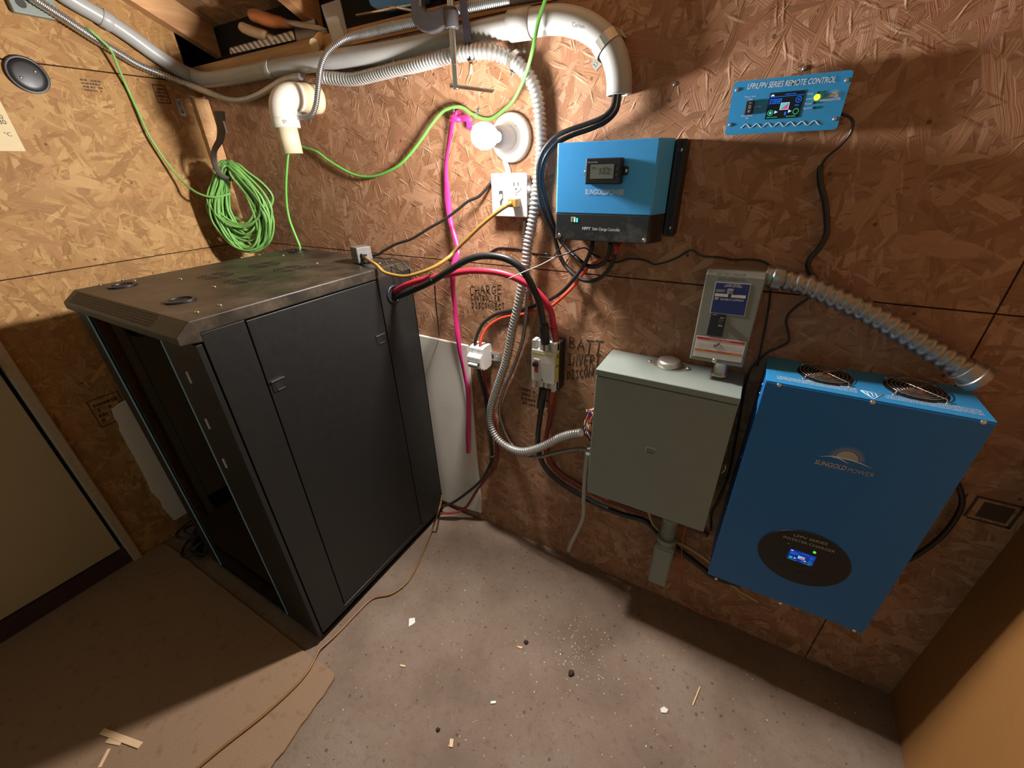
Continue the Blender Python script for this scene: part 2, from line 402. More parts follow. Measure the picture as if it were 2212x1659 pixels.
def spline(pts, step=.008):
    P = [V(p) for p in pts]
    if len(P) == 2: P = [P[0], (P[0]+P[1])/2, P[1]]
    Q = [P[0]*2-P[1]]+P+[P[-1]*2-P[-2]]; out = []
    for i in range(1, len(Q)-2):
        a, b, c, d = Q[i-1:i+3]; n = max(2, int((c-b).length/step*1.3))
        for k in range(n):
            t = k/n
            out.append(.5*((2*b)+(c-a)*t+(2*a-5*b+4*c-d)*t*t+(3*b-a-3*c+d)*t**3))
    out.append(P[-1])
    # uniform arc length
    L = [0]
    for a, b in zip(out, out[1:]): L.append(L[-1]+(b-a).length)
    m = max(2, int(L[-1]/step)); res = []; j = 0
    for k in range(m+1):
        s = L[-1]*k/m
        while j < len(L)-2 and L[j+1] < s: j += 1
        f = (s-L[j])/max(1e-9, L[j+1]-L[j]); res.append(out[j].lerp(out[j+1], min(1, max(0, f))))
    return res
def wire(name, pts, r, mat, label=None, cat='cable', parent=None, group=None, step=.008, seg=8):
    o = obj(name, MB().tube(spline(pts, step), r, seg), mat, parent)
    if label: tag(o, label, cat, group)
    return o
def corrugated(pts, r, pitch, amp, seg=14):
    p = spline(pts, pitch/4); n = len(p); rr = []
    for i in range(n):
        b = r if not callable(r) else r(i/(n-1))
        rr.append(b+amp*(1, .25, -1, .25)[i % 4])
    return MB().tube(p, rr, seg)

def text(name, s, o, xd, yd, mat, parent, size=None, width=None, bold=0.0, shear=0.0, lift=.0006, align='LEFT', space=1.0):
    """flat lettering: o = left end of the baseline, xd along the line, yd upward"""
    cu = bpy.data.curves.new('t', 'FONT'); cu.body = s; cu.size = 1.0; cu.offset = bold; cu.shear = shear; cu.space_character = space
    cu.extrude = 0.0; cu.resolution_u = 3
    tmp = bpy.data.objects.new('t', cu); col.objects.link(tmp)
    dg = bpy.context.evaluated_depsgraph_get(); me = bpy.data.meshes.new_from_object(tmp.evaluated_get(dg))
    bpy.data.objects.remove(tmp); bpy.data.curves.remove(cu)
    xs = [v.co.x for v in me.vertices]; x0, x1 = min(xs), max(xs)
    sx = (width/(x1-x0)) if width else size
    sy = size if size else sx
    xd, yd = V(xd).normalized(), V(yd).normalized(); n = xd.cross(yd).normalized(); o = V(o)
    if align == 'CENTER': o = o-xd*((x0+x1)/2*sx)
    else: o = o-xd*(x0*sx)
    pts = [o+xd*(v.co.x*sx)+yd*(v.co.y*sy)+n*lift for v in me.vertices]
    mb = MB(); mb.add(pts, [tuple(p.vertices) for p in me.polygons]); bpy.data.meshes.remove(me)
    return obj(name, mb, mat, parent)
def microtext(name, o, xd, yd, w, h, rows, mat, parent, seed=1, lift=.0005, fill=.62):
    """lines of print too small to read in the photograph"""
    rnd = random.Random(seed); xd, yd = V(xd).normalized(), V(yd).normalized(); n = xd.cross(yd).normalized(); o = V(o); mb = MB()
    for r in range(rows):
        y = h*(rows-r-1)/rows; lh = h/rows*fill; x = 0; end = w*(1 if r < rows-1 else rnd.uniform(.5, 1))
        while x < end:
            l = lh*rnd.uniform(.5, 1.6)
            l = min(l, w-x)
            a = o+xd*x+yd*y+n*lift; mb.add([a, a+xd*l, a+xd*l+yd*lh, a+yd*lh], [(0, 1, 2, 3)]); x += l+lh*rnd.choice([.25, .25, .6])
    return obj(name, mb, mat, parent)
def disc(o, n, r, h, seg=20): return MB().lathe([(0, r), (h, r)], o, n, seg)
def screw(o, n, r=.004, parent=None, mat='chrome', name='screw'):
    n = V(n).normalized(); mb = MB().lathe([(0, r), (r*.35, r*.95), (r*.6, r*.55), (r*.62, .0002)], o, n, 12)
    u = n.orthogonal().normalized(); w = n.cross(u); c = V(o)+n*(r*.62)
    ob = obj(name, mb, mat, parent)
    s = MB()
    for a in (u, w):
        b = n.cross(a)
        s.obox(c-a*(r*.6)-b*(r*.10)-n*(r*.1), a*(r*1.2), b*(r*.2), n*(r*.13))
    obj('screw_slot', s, 'black', ob) if parent is None else None
    return ob
X, Y, Z = V((1, 0, 0)), V((0, 1, 0)), V((0, 0, 1)); F = -Y      # F points from the back wall into the room

# ================================================================== the shed
struct(obj('floor', MB().box(-.25, 3.0, -3.0, .15, -.05, 0), 'floor'))
w = MB()
for x0, x1 in ((-.02, 2.5485), (2.5520, 2.80)):
    w.box(x0, x1, 0, .012, 0, 1.2172); w.box(x0, x1, 0, .012, 1.2208, 1.8435)
w.cur = 1; w.box(-.02, 2.80, .0122, .02, 0, 1.8435)
wall_back = struct(obj('wall_back', w, ['osb_back', 'black_void']))
w = MB()
for y0, y1 in ((-.92, 0), (-3, -1.86)):
    w.box(-.012, 0, y0, y1, 0, 1.2172); w.box(-.012, 0, y0, y1, 1.2208, 1.8272)
top = lambda y: 1.967-.45*y
w.prism([(0, -.04, 1.8308), (0, -.04, top(-.04)), (0, -3, top(-3)), (0, -3, 2.07), (0, -.92, 2.07), (0, -.92, 1.8308)], (-.012, 0, 0))
w.cur = 1
w.box(-.03, -.0122, -.92, 0, 0, 1.8272)
w.prism([(-.16, .2, 1.7), (-.16, .2, 2.2), (-.16, -3, 3.6), (-.16, -3, 1.7)], (.01, 0, 0))  # added black outer sheet, keeps ambient light out of the corner gap
wall_left = struct(obj('wall_left', w, ['osb_left', 'black_void']))
struct(obj('wall_right', MB().box(2.775, 2.79, -3, 0, 0, 3.3), 'right_panel'))
roof = lambda y: 2.067-.45*y
w = MB().prism([(-.16, .2, roof(.2)), (-.16, -3, roof(-3)), (-.16, -3, roof(-3)+.02), (-.16, .2, roof(.2)+.02)], (3.2, 0, 0))
w.cur = 1; w.box(-.16, 3.0, .10, .12, 1.80, 2.2)  # added black sheet behind the top plate, keeps the eave dark
struct(obj('ceiling', w, ['osb_roof', 'black_void']))
struct(obj('trim_1', MB().box(-.14, 2.9, -.002, .095, 1.845, 1.885), 'lumber'))          # wall top plate
for i, x in enumerate((.002, .632, 1.24, 1.85)):
    a, b = .095, -3
    z0 = lambda y: 1.967-.45*y
    struct(obj('trim_%d' % (i+2), MB().prism([(x, a, z0(a)), (x, b, z0(b)), (x, b, roof(b)), (x, a, roof(a))], (.038, 0, 0)), 'lumber_y'))
struct(obj('trim_6', MB().box(.001, .028, -.06, -.004, 1.52, 1.775), 'lumber', bevel=.002))   # added pale strip in place of the left board's lit cut edge
# door at the left edge
d1 = struct(obj('door_1', MB().box(-.034, -.006, -1.85, -.947, .088, 2.04), 'door_paint', bevel=.002))
obj('door_casing', MB().box(-.02, .016, -.936, -.904, .0, 2.1), 'casing', d1, .004)
obj('door_sill', MB().box(-.04, .004, -1.9, -.936, 0, .082), 'threshold', d1)
obj('door_gap_backing', MB().box(-.05, -.036, -1.86, -.930, .0, 2.1), 'black_void', d1)  # black backing added so the gap beside the door leaf stays dark
obj('latch_plate', MB().lathe([(0, .024), (.004, .024), (.006, .012), (.03, .012), (.034, .022), (.05, .024), (.056, .015)], (-.006, -.972, .962), X, 20), 'steel_dark', d1)

def marks(name, strokes, r, mat, parent, n=F):
    mb = MB()
    for s in strokes: mb.tube(s, r, 5, True)
    return obj(name, mb, mat, parent)
# hand lettering in marker on the strand board
GL = {'C': [[(1, .8), (.6, 1), (.15, .75), (.05, .4), (.25, .05), (.7, 0), (1, .2)]], 'H': [[(.05, 1), (.05, 0)], [(.9, 1), (.9, 0)], [(.05, .5), (.9, .5)]],
 'A': [[(0, 0), (.5, 1), (1, 0)], [(.2, .4), (.85, .4)]], 'R': [[(.1, 0), (.1, 1), (.7, .95), (.85, .72), (.65, .5), (.1, .48), (.95, 0)]],
 'G': [[(.95, .85), (.55, 1), (.12, .7), (.08, .3), (.4, 0), (.85, .12), (.9, .45), (.5, .45), (1.05, .42)]], 'E': [[(.9, 1), (.1, 1), (.1, 0), (.95, 0)], [(.1, .52), (.75, .52)]],
 'O': [[(.5, 1), (.1, .7), (.12, .25), (.5, 0), (.9, .3), (.9, .7), (.5, 1)]], 'N': [[(.08, 0), (.08, 1), (.9, 0), (.92, 1)]], 'T': [[(0, 1), (1, 1)], [(.5, 1), (.48, 0)]],
 'L': [[(.1, 1), (.1, 0), (.9, 0)]], 'D': [[(.1, 0), (.1, 1), (.6, .9), (.95, .5), (.6, .08), (.0, 0)]], 'I': [[(.1, 1), (.9, 1)], [(.5, 1), (.5, 0)], [(.05, 0), (.95, 0)]],
 'S': [[(.9, .88), (.5, 1), (.15, .8), (.45, .52), (.85, .3), (.5, 0), (.1, .12)]], 'B': [[(.1, 0), (.1, 1), (.65, .9), (.7, .65), (.1, .52), (.85, .35), (.75, .1), (.0, 0)]], 'V': [[(.05, 1), (.45, 0), (.95, 1)]]}
def handwrite(line, p0, p1, h, seed, gap=.25):
    rnd = random.Random(seed); p0, p1 = V(p0), V(p1); xd = (p1-p0)/len(line); up = Z*h; out = []
    for i, ch in enumerate(line):
        o = p0+xd*i+Z*rnd.uniform(-.06, .06)*h; sx = xd*(1-gap); k = rnd.uniform(.9, 1.08); sh = rnd.uniform(-.05, .12)
        for st in GL[ch]: out.append([o+sx*(a+sh*b)+up*(b*k)-Y*.0006 for a, b in st])
    return out
hw = handwrite('CHARGE', *[(1.2653,.0,1.1098),(1.4006,.0,1.1272)], .030, 1)+handwrite('CONTROLLER', *[(1.2673,.0,1.0884),(1.3904,.0,1.1004)], .019, 2, .3)+handwrite('DISCONNECT', *[(1.269,.0,1.0615),(1.4076,.0,1.0751)], .0195, 3, .3)
marks('marker_lettering', hw, .0011, 'ink', wall_back)
hw = handwrite('BA', *[(1.6439,.0,.979),(1.7029,.0,.9756)], .043, 4)+handwrite('TT', *[(1.6992,.0,.9603),(1.7575,.0,.9638)], .050, 5, .12)+handwrite('INVERT', *[(1.6418,.0,.9116),(1.7554,.0,.9342)], .040, 6)+handwrite('DISCONN', *[(1.6423,.0,.8593),(1.7457,.0,.8988)], .033, 7)
marks('marker_lettering', hw, .0014, 'ink', wall_back)
# stencilled panel marks
def stencil(c, ux, w, h, seed, parent, box=True, n=F):
    rnd = random.Random(seed); c = V(c); ux = V(ux); mb = MB()
    def r(a, b, ww, hh):
        o = c+ux*a+Z*b+V(n)*.0005; mb.add([o, o+ux*ww, o+ux*ww+Z*hh, o+Z*hh], [(0, 1, 2, 3)])
    if box:
        t = .0035
        for q in ((0, 0, w, t), (0, h-t, w, t), (0, 0, t, h), (w-t, 0, t, h)): r(*q)
    for k in range(4):
        x = w*.12
        while x < w*.85:
            l = rnd.uniform(.06, .16)*w
            if rnd.random() < .75: r(x, h*(.15+.19*k), l*.75, h*.10)
            x += l
    return obj('stencil_mark', mb, 'stencil', parent)
stencil((1.455, 0, .70), X, .075, .10, 1, wall_back, False); stencil((1.56, 0, .69), X, .04, .11, 2, wall_back, False)
sm = MB()
c = V((2.665, -.0006, .725)); 
for a, b, ww, hh in ((0, 0, .003, .07), (.016, .004, .006, .066), (.022, .0, .075, .005), (.022, .064, .075, .006), (.034, .012, .052, .046), (.092, .0, .006, .07), (.105, .05, .03, .02)): sm.add([c+X*a+Z*b, c+X*(a+ww)+Z*b, c+X*(a+ww)+Z*(b+hh), c+X*a+Z*(b+hh)], [(0, 1, 2, 3)])
obj('stencil_mark', sm, 'stencil', wall_back)
stencil((0, -.80, .63), Y, .10, .12, 5, wall_left, True, X); stencil((0, -.18, 1.75), Y, .045, .06, 6, wall_left, True, X); stencil((0, -.40, 1.76), Y, .07, .05, 7, wall_left, False, X)

# ================================================================== floor covering and scraps
rnd = random.Random(11)
edge = [(1.168, -.815), (1.186, -.826)]
for k in range(60):
    y = -.835-k*.022; edge.append((1.186+.13*(-.83-y)+rnd.uniform(-.004, .004), y))
poly = [(.004, -.83)]+[(x, -.818+rnd.uniform(-.0012, .0012)) for x in [i*.06+.05 for i in range(18)]]+edge+[(.004, edge[-1][1])]
tag(obj('carpet', MB().prism([(x, y, .001) for x, y in poly], (0, 0, .008)), 'carpet', bevel=.002),
    'tan carpet offcut with frayed edge on the floor before the cabinet', 'carpet')
def plank(name, p0, p1, w, h, mat, label, cat='wood scrap', group=None):
    p0, p1 = V(p0), V(p1); d = p1-p0; s = d.cross(Z).normalized()*w
    o = obj(name, MB().obox(p0-s/2, d, s, Z*h), mat, bevel=.001); return tag(o, label, cat, group)
plank('wood_splinter', *[(.6777,-1.2734,.009),(.8252,-1.232,.009)], .016, .004, 'chip_light', 'longest pale wood splinter lying on the shadowed carpet')
plank('wood_splinter', *[(.7195,-1.2764,.009),(.7665,-1.2581,.009)], .012, .003, 'chip_light', 'short pale splinter tucked beside the longest splinter on the carpet')
plank('wood_splinter', *[(.751,-1.2818,.009),(.781,-1.3148,.009)], .009, .003, 'chip_light', 'narrow splinter at the bottom edge of the photo on the carpet')
def chip(name, pts, h, mat, label, cat='scrap'):
    c = sum((V(p) for p in pts), V())/len(pts); return tag(obj(name, MB().prism([(p[0], p[1], .0006) for p in pts], (0, 0, h)), mat), label, cat)
chip('paint_flake', [(1.2628,-.5474,.0),(1.279,-.5345,.0),(1.2926,-.5473,.0),(1.2893,-.5591,.0),(1.2819,-.5711,.0)], .002, 'chip_white', 'folded white flake on the concrete nearest the cabinet side')
chip('paint_flake', [(2.1526,-.3903,.0),(2.1614,-.3785,.0),(2.1745,-.3811,.0),(2.1724,-.392,.0),(2.1572,-.399,-.0)], .003, 'chip_white', 'crumpled white flake on the concrete at lower right')
chip('wood_chip', [(1.6232,-.7694,.0),(1.6329,-.764,.0),(1.6424,-.7814,.0),(1.6334,-.7852,.0)], .003, 'chip_light', 'small rectangular tan wood chip near the bottom of the floor', 'wood chip')
chip('wood_chip', [(1.667,-.4402,.0),(1.6887,-.4319,.0),(1.6888,-.439,.0),(1.6773,-.4418,.0)], .003, 'chip_light', 'curled pale wood chip beside the round dark clod', 'wood chip')
chip('wood_chip', [(1.3455,-.6859,.0),(1.3645,-.6789,.0),(1.3671,-.6841,.0),(1.3511,-.6896,-.0)], .003, 'chip_light', 'thin tan wood chip midway between cabinet corner and clods', 'wood chip')
chip('wood_chip', [(1.6784,-.6285,.0),(1.692,-.6196,.0),(1.6954,-.625,.0),(1.6818,-.6339,.0)], .003, 'chip_white', 'pink-white stub of wood below the dirt clods on the floor', 'wood chip')
plank('wood_sliver', *[(2.2388,-.3319,.0006),(2.2516,-.266,.0006)], .004, .003, 'chip_light', 'long thin wood sliver on the floor right of the crumpled flake')
def clod(p, r, seed, label):
    rr = random.Random(seed); p = V(p); mb = MB()
    mb.lathe([(0, r*.8), (r*.4, r), (r*.9, r*.7), (r*1.2, r*.1)], p, Z, 9); mb.v = [tuple(V(v)+V((rr.uniform(-1, 1), rr.uniform(-1, 1), 0))*r*.25) for v in mb.v]
    tag(obj('dirt_clod', mb, 'chip_dark'), label, 'dirt clod')
clod((1.6929,-.4116,.0002), .008, 1, 'round black clod of dirt in the middle of the concrete')
clod((1.8718,-.4289,.0002), .010, 2, 'dark lumpy clod below and right of the round one')
clod((1.5773,-.7689,.0002), .007, 3, 'small brown clod above the rectangular tan chip')
cr = MB(); rr = random.Random(5)
for k in range(520):
    if k < 130: x, y = rr.gauss(1.86, .07), rr.gauss(-.36, .07)
    else: x, y = rr.uniform(1.2, 2.72), rr.uniform(-1.1, -.06)
    s = rr.uniform(.0007, .0021); a = rr.uniform(0, 3.14); l = s*rr.uniform(1, 2.6)
    cr.cur = 0 if k < 130 else rr.choice((0, 1, 1, 2, 2))
    u = V((math.cos(a), math.sin(a), 0)); v_ = V((-u.y, u.x, 0)); cr.obox(V((x, y, .0004))-u*l/2-v_*s/2, u*l, v_*s, Z*s*.7)
o = obj('crumbs', cr, ['chip_white', 'chip_light', 'chip_dark']); o['kind'] = 'stuff'; tag(o, 'scatter of sawdust crumbs and bright specks over the concrete floor', 'crumbs')

# ================================================================== white boards behind the cabinet
tag(obj('white_board', MB().prism([(.985, -.002, .915), (1.243, -.002, .913), (1.243, -.002, .055), (1.1, -.002, .035), (.985, -.002, .03)], (0, -.012, 0)), 'white_board', bevel=.002),
    'white painted board standing against the back wall beside the cabinet', 'board')
tag(obj('white_board', MB().prism([(.001,-.7072,.7012),(.001,-.746,.6873),(.001,-.7501,.6501),(.001,-.749,.6181),(.001,-.7566,.5909),(.001,-.7582,.4639),(.001,-.7616,.3237),(.001,-.7681,.2699),(.001,-.7565,.2105),(.001,-.7604,.1657),(.001,-.7492,.0791)]+[(.001, -.62, .08), (.001, -.45, .08), (.001, -.45, .72)], (.010, 0, 0)), 'white_board'),
    'ragged edged white board against the left wall behind the cabinet door', 'board')

# ================================================================== server cabinet
x0, x1, yf, yb = .345, 1.045, -.77, -.05
cab = thing('server_cabinet', (.715, -.41, 0), 'black server cabinet with glass front door standing in the corner', 'cabinet')
f = MB()
f.box(x1-.03, x1, -.752, -.650, .025, 1.187); f.box(x1-.03, x1, -.207, yb, .025, 1.187); f.box(x1-.03, x1, -.650, -.207, .025, .060)
f.box(x0, x0+.012, -.752, yb, .025, 1.187); f.box(x0, x1, yb-.006, yb, .025, 1.187); f.box(x0, x1, -.752, yb, .025, .040)
f.box(x0+.012, x0+.05, -.752, -.72, .04, 1.187)
obj('frame', f, 'cab', cab, .0015)
for px in (x0+.05, x1-.05):
    for py in (-.72, -.10): obj('foot', MB().lathe([(0, .022), (.012, .022), (.016, .010), (.025, .010)], (px, py, 0), Z, 14), 'black_rubber', cab)
lid_p = [(-.05, 1.187), (-.05, 1.220), (-.765, 1.220), (-.800, 1.192), (-.800, 1.172), (-.7505, 1.166), (-.7505, 1.187)]
lid = obj('lid', MB().prism([(.404, y, z) for y, z in lid_p], (x1-.404, 0, 0)), 'cab_top', cab, .003)
vm = MB(); nrm = V((0, -.028, .035)).normalized(); dn = V((0, -.035, -.028)).normalized()
for r_ in range(5):
    for k in range(46):
        c = V((.44+k*.0105+(r_ % 2)*.005, -.765, 1.220))+dn*(.007+r_*.0072)+nrm*.0004
        vm.add([c+X*(.0031*math.cos(q*math.pi/3))+dn*(.0031*math.sin(q*math.pi/3)) for q in range(6)], [(0, 1, 2, 3, 4, 5)])
obj('vent_mesh', vm, 'cab_dark', lid)
for gx, gy in ((.495, -.681), (.842, -.686), (.496, -.098)):
    g_ = obj('cable_port', MB().ring((gx, gy, 1.2195), Z, .026, .035, .005), 'black', lid, .001)
    obj('port_cover', disc((gx, gy, 1.2198), Z, .026, .0012), 'cab_dark', g_)
for gx, gy in ((.628, -.487), (.772, -.483), (.619, -.318), (.766, -.322)):
    fv = MB()
    for rr_ in (.014, .024, .034, .044):
        for q in range(4):
            a0 = math.radians(q*90+10+(4 if rr_ < .02 else 0)); a1 = math.radians(q*90+80); n_ = 10
            pts = [(gx+rr_*math.cos(a0+(a1-a0)*i/n_), gy+rr_*math.sin(a0+(a1-a0)*i/n_), 1.2203) for i in range(n_+1)]
            pt2 = [(gx+(rr_+.0062)*math.cos(a0+(a1-a0)*i/n_), gy+(rr_+.0062)*math.sin(a0+(a1-a0)*i/n_), 1.2203) for i in range(n_+1)]
            fv.loft([pts, pt2], False, False, False)
    obj('fan_vent', fv, 'cab_dark', lid)
for gx, gy in ((.402, -.647), (.412, -.706), (.45, -.634), (.776, -.568), (.991, -.72), (.984, -.664), (.568, -.559), (.402, -.272), (.41, -.207), (.519, -.178), (.778, -.225), (.991, -.137), (.985, -.073)):
    screw((gx, gy, 1.220), Z, .0058, lid)
sp = obj('side_panel', MB().box(x1-.012, x1-.0005, -.6465, -.2105, .0635, 1.1835), 'cab', cab, .0018)
for ly, lz in ((-.620, .992), (-.241, .988)):
    l_ = MB().box(x1-.001, x1+.0012, ly-.019, ly+.019, lz-.017, lz+.017)
    lt = obj('latch', l_, 'black', sp, .001)
    obj('latch_recess', MB().box(x1+.001, x1+.0016, ly-.009, ly+.012, lz-.012, lz+.011), 'cab_dark', lt)
    obj('latch_lip', MB().box(x1+.001, x1+.0045, ly-.019, ly+.019, lz+.0145, lz+.0175), 'steel_dark', lt)
    obj('latch_sill', MB().box(x1+.001, x1+.003, ly-.006, ly+.014, lz-.015, lz-.0125), 'steel_dark', lt)
cg = obj('cable_grommet', MB().ring((x1-.001, -.148, 1.122), X, .024, .032, .007).lathe([(0, .025), (.001, .025)], (x1-.001, -.148, 1.122), X, 20), 'black_rubber', cab)
dr = MB(); dr.box(x0, .415, yf, yf+.014, .030, 1.163); dr.box(.872, x1, yf, yf+.014, .030, 1.163); dr.box(.415, .872, yf, yf+.014, 1.155, 1.163); dr.box(.415, .872, yf, yf+.014, .030, .038)
door = obj('glass_door', dr, 'cab', cab, .0015)
obj('pane', MB().box(.4155, .8715, yf+.004, yf+.008, .038, 1.155), 'glass', door)
obj('pane_edge_glint', MB().box(.4150, .4200, yf-.0012, yf+.002, .04, 1.153).box(.8670, .8720, yf-.0012, yf+.002, .04, 1.153), 'glass_edge_glint', door)
for p in [(.9409,-.77,1.0596),(.9271,-.77,.9166),(.9229,-.77,.7813)]: obj('door_tab', MB().box(p[0]-.002, p[0]+.002, -.7735, -.770, p[2]-.016, p[2]+.016), 'bronze', door)
obj('shelf', MB().box(x0+.012, x1-.03, -.738, -.10, .393, .3995), 'cab', cab)
names = ['topmost of the four battery modules behind the glass door', 'second battery module from the top behind the glass door', 'third battery module from the top behind the glass door', 'lowest battery module on the shelf behind the glass door']
for k in range(4):
    z0 = .400+(3-k)*.165
    b = thing('battery_module', (.70, -.42, z0), names[k], 'battery', 'battery modules in the cabinet')
    obj('case', MB().box(.45, .995, -.738, -.18, z0, z0+.1645), 'cab_dark', b, .003)
    e = obj('ear', MB().prism([(.742, -.738, z0+.144), (.868, -.738, z0+.150), (.868, -.738, z0+.004), (.800, -.738, z0+.006), (.748, -.738, z0+.060)], (0, -.008, 0)), 'bronze', b, .002)
    for xs in (.772, .800, .832): obj('ear_slot', MB().box(xs, xs+.007, -.7468, -.7455, z0+.035, z0+.118), 'cab_dark', e)
    obj('handle', MB().tube(spline([(.852, -.744, z0+.030), (.852, -.751, z0+.045), (.852, -.751, z0+.115), (.852, -.744, z0+.130)], .006), .0040, 8), 'bronze', b)
    screw((.752, -.746, z0+.134), F, .004, b)

# black leads tangled on the floor between cabinet and wall
tg = MB(); rr = random.Random(9)
for k in range(9):
    pts = [(.10+rr.uniform(0, .215), -.70+rr.uniform(-.10, .16), .012+rr.uniform(0, .05+.012*k)) for _ in range(7)]
    tg.tube(spline(pts, .012), .0055, 7)
tag(obj('cable_tangle', tg, 'black_cable'), 'heap of black leads on the floor left of the cabinet', 'cables')

# ================================================================== lamp holder, bulb, outlet
lh = thing('lamp_holder', (1.45, 0, 1.573), 'round white lamp holder on the back wall above the outlet', 'lamp holder')
lb = obj('base', MB().lathe([(0, .0605), (.013, .0605), (.019, .058), (.023, .050), (.0245, .036), (.030, .033)], (1.45, 0, 1.573), F, 40), 'white', lh)
obj('socket', MB().lathe([(0, .030), (.046, .0265), (.052, .022), (.0522, .014)], (1.45, -.030, 1.573), F, 28), 'white', lh)
for a in ((1104, 271), (1113, 276)):
    p = [(1.4593,-.024,1.6001),(1.4734,-.024,1.594)][0 if a[0] == 1104 else 1]
    obj('knockout_slot', MB().box(p[0]-.0025, p[0]+.0025, -.0262, -.0235, p[2]-.006, p[2]+.006), 'steel_dark', lh)
bl = obj('light_bulb', MB().lathe([(0, .0125), (.012, .0135), (.026, .0195), (.042, .0265), (.056, .0300), (.070, .0302), (.084, .0262), (.094, .017), (.0985, .005)], (1.45, -.0825, 1.573), F, 24), 'bulb')
tag(bl, 'lit bare bulb screwed into the round white lamp holder', 'light bulb')
wire('lamp_cable', [(1.4252,-.006,1.5196),(1.4337,-.006,1.5006),(1.4392,-.006,1.4815)], .008, 'white', 'short white cable joining lamp holder and outlet plate', 'cable')
q = [(1.394,-.034,1.4901),(1.5114,-.034,1.4838),(1.3921,-.034,1.3746),(1.5103,-.034,1.3692)]
ox0, ox1, oz0, oz1 = (q[0][0]+q[2][0])/2, (q[1][0]+q[3][0])/2, (q[2][2]+q[3][2])/2, (q[0][2]+q[1][2])/2
ot = thing('outlet', ((ox0+ox1)/2, 0, (oz0+oz1)/2), 'white double outlet plate with switch on the back wall', 'outlet')
obj('wall_box', MB().box(ox0+.006, ox1-.006, -.027, 0, oz0+.006, oz1-.006), 'white_dirty', ot)
obj('plate', MB().box(ox0, ox1, -.034, -.027, oz0, oz1), 'white', ot, .003)
cx, w_ = ox0+(ox1-ox0)*.72, ox1-ox0
for zz, s_ in ((oz0+.083, 1), (oz0+.037, 0)):
    rc = obj('receptacle', MB().lathe([(0, .0165), (.0022, .0160)], (cx, -.034, zz), F, 24), 'white', ot)
    if s_: obj('socket_slot', MB().box(cx-.008, cx-.0055, -.0369, -.036, zz-.001, zz+.009).box(cx+.0055, cx+.008, -.0369, -.036, zz, zz+.009).box(cx-.002, cx+.002, -.0369, -.036, zz-.011, zz-.006), 'print_dark', rc)
tp = obj('switch_toggle', MB().obox((ox0+w_*.25, -.034, oz0+.050), (.008, 0, 0), (0, -.011, -.006), (0, .002, .012)), 'white', ot, .001)
obj('switch_slot', MB().box(ox0+w_*.25-.003, ox0+w_*.25+.011, -.0347, -.034, oz0+.044, oz0+.070), 'steel_dark', ot)
screw((cx, -.034, oz0+.060), F, .003, ot)

# ================================================================== cords from the outlet
def cord(name, mat, r, pts, label, cat='cord', **k): return wire(name, pts, r, mat, label, cat, **k)
pl = (1.4789,-.05,1.4118)
cord('black_cord', 'black_cable', .0042, [(1.3811,-.008,1.4652),(1.3463,-.027,1.4273),(1.3113,-.0399,1.4124),(1.2758,-.0547,1.3868),(1.2373,-.0696,1.3618),(1.1865,-.0872,1.336),(1.1251,-.1078,1.3034),(1.0701,-.1239,1.2868),(1.0243,-.1376,1.2654),(1.0024,-.1443,1.253),(.981,-.15,1.2479)], 'black cord running from the outlet plate to the grey adapter')
yc = thing('yellow_cord', pl, 'yellow brown cord plugged into the outlet and sagging to the adapter', 'cord')
wire('cord', [(1.4769,-.06,1.4101),(1.4612,-.07,1.4034),(1.4265,-.0759,1.3823),(1.3812,-.0837,1.35),(1.3315,-.0924,1.3093),(1.2854,-.1,1.2706),(1.2772,-.12,1.2567),(1.2454,-.16,1.2322),(1.1929,-.19,1.2124),(1.1484,-.2,1.2046)]+[(1.080, -.204, 1.2115), (1.050, -.203, 1.2315), (1.022, -.197, 1.2385), (1.000, -.188, 1.2410), (.966, -.170, 1.2435)], .0055, 'yellow_cord', parent=yc)
obj('plug', MB().obox(V(pl)+V((-.013, .016, -.011)), (.026, 0, 0), (0, -.030, 0), (0, 0, .022)).tube([V(pl)+V((0, -.012, 0)), V(pl)+V((-.016, -.018, -.006))], [.008, .006], 10), 'yellow_cord', yc, .002)
# grey power adapter standing on the cabinet lid
A = V((.941, -.182, 1.2225)); u = V((.018, .048, 0)); u2 = V((-.046, .012, 0)); h = V((0, 0, .053))
ad = thing('power_adapter', A+(u+u2)/2, 'dusty grey power adapter cube on the cabinet lid', 'adapter')
obj('case', MB().obox(A, u, u2, h), 'grey_plastic', ad, .003)
obj('seam_band', MB().obox(A-u*.012-u2*.012+Z*.017, u*1.024, u2*1.024, Z*.0022), 'steel_dark', ad)
un_ = u.cross(Z).normalized()
obj('cord_socket', MB().obox(A+u*.22+un_*.0002+Z*.004, u*.36, un_*.010, Z*.030), 'black', ad, .002)
cord('thin_lead', 'black_cable', .0018, [(.9794,-.15,1.2417),(1.0242,-.1457,1.2396),(1.0374,-.1425,1.2187),(1.0921,-.1361,1.199),(1.1261,-.1318,1.1828),(1.1418,-.13,1.1777)], 'thin dark lead hanging over the cabinet edge beside the yellow cord', 'wire')
cord('thin_lead', 'black_cable', .0018, [(.9687,-.14,1.2406),(1.0093,-.1317,1.2359),(1.0437,-.125,1.2373),(1.0742,-.1185,1.2323),(1.0932,-.1117,1.2125),(1.1173,-.104,1.1913),(1.1331,-.1,1.1841)], 'thin dark lead curving off the rear cabinet corner', 'wire')

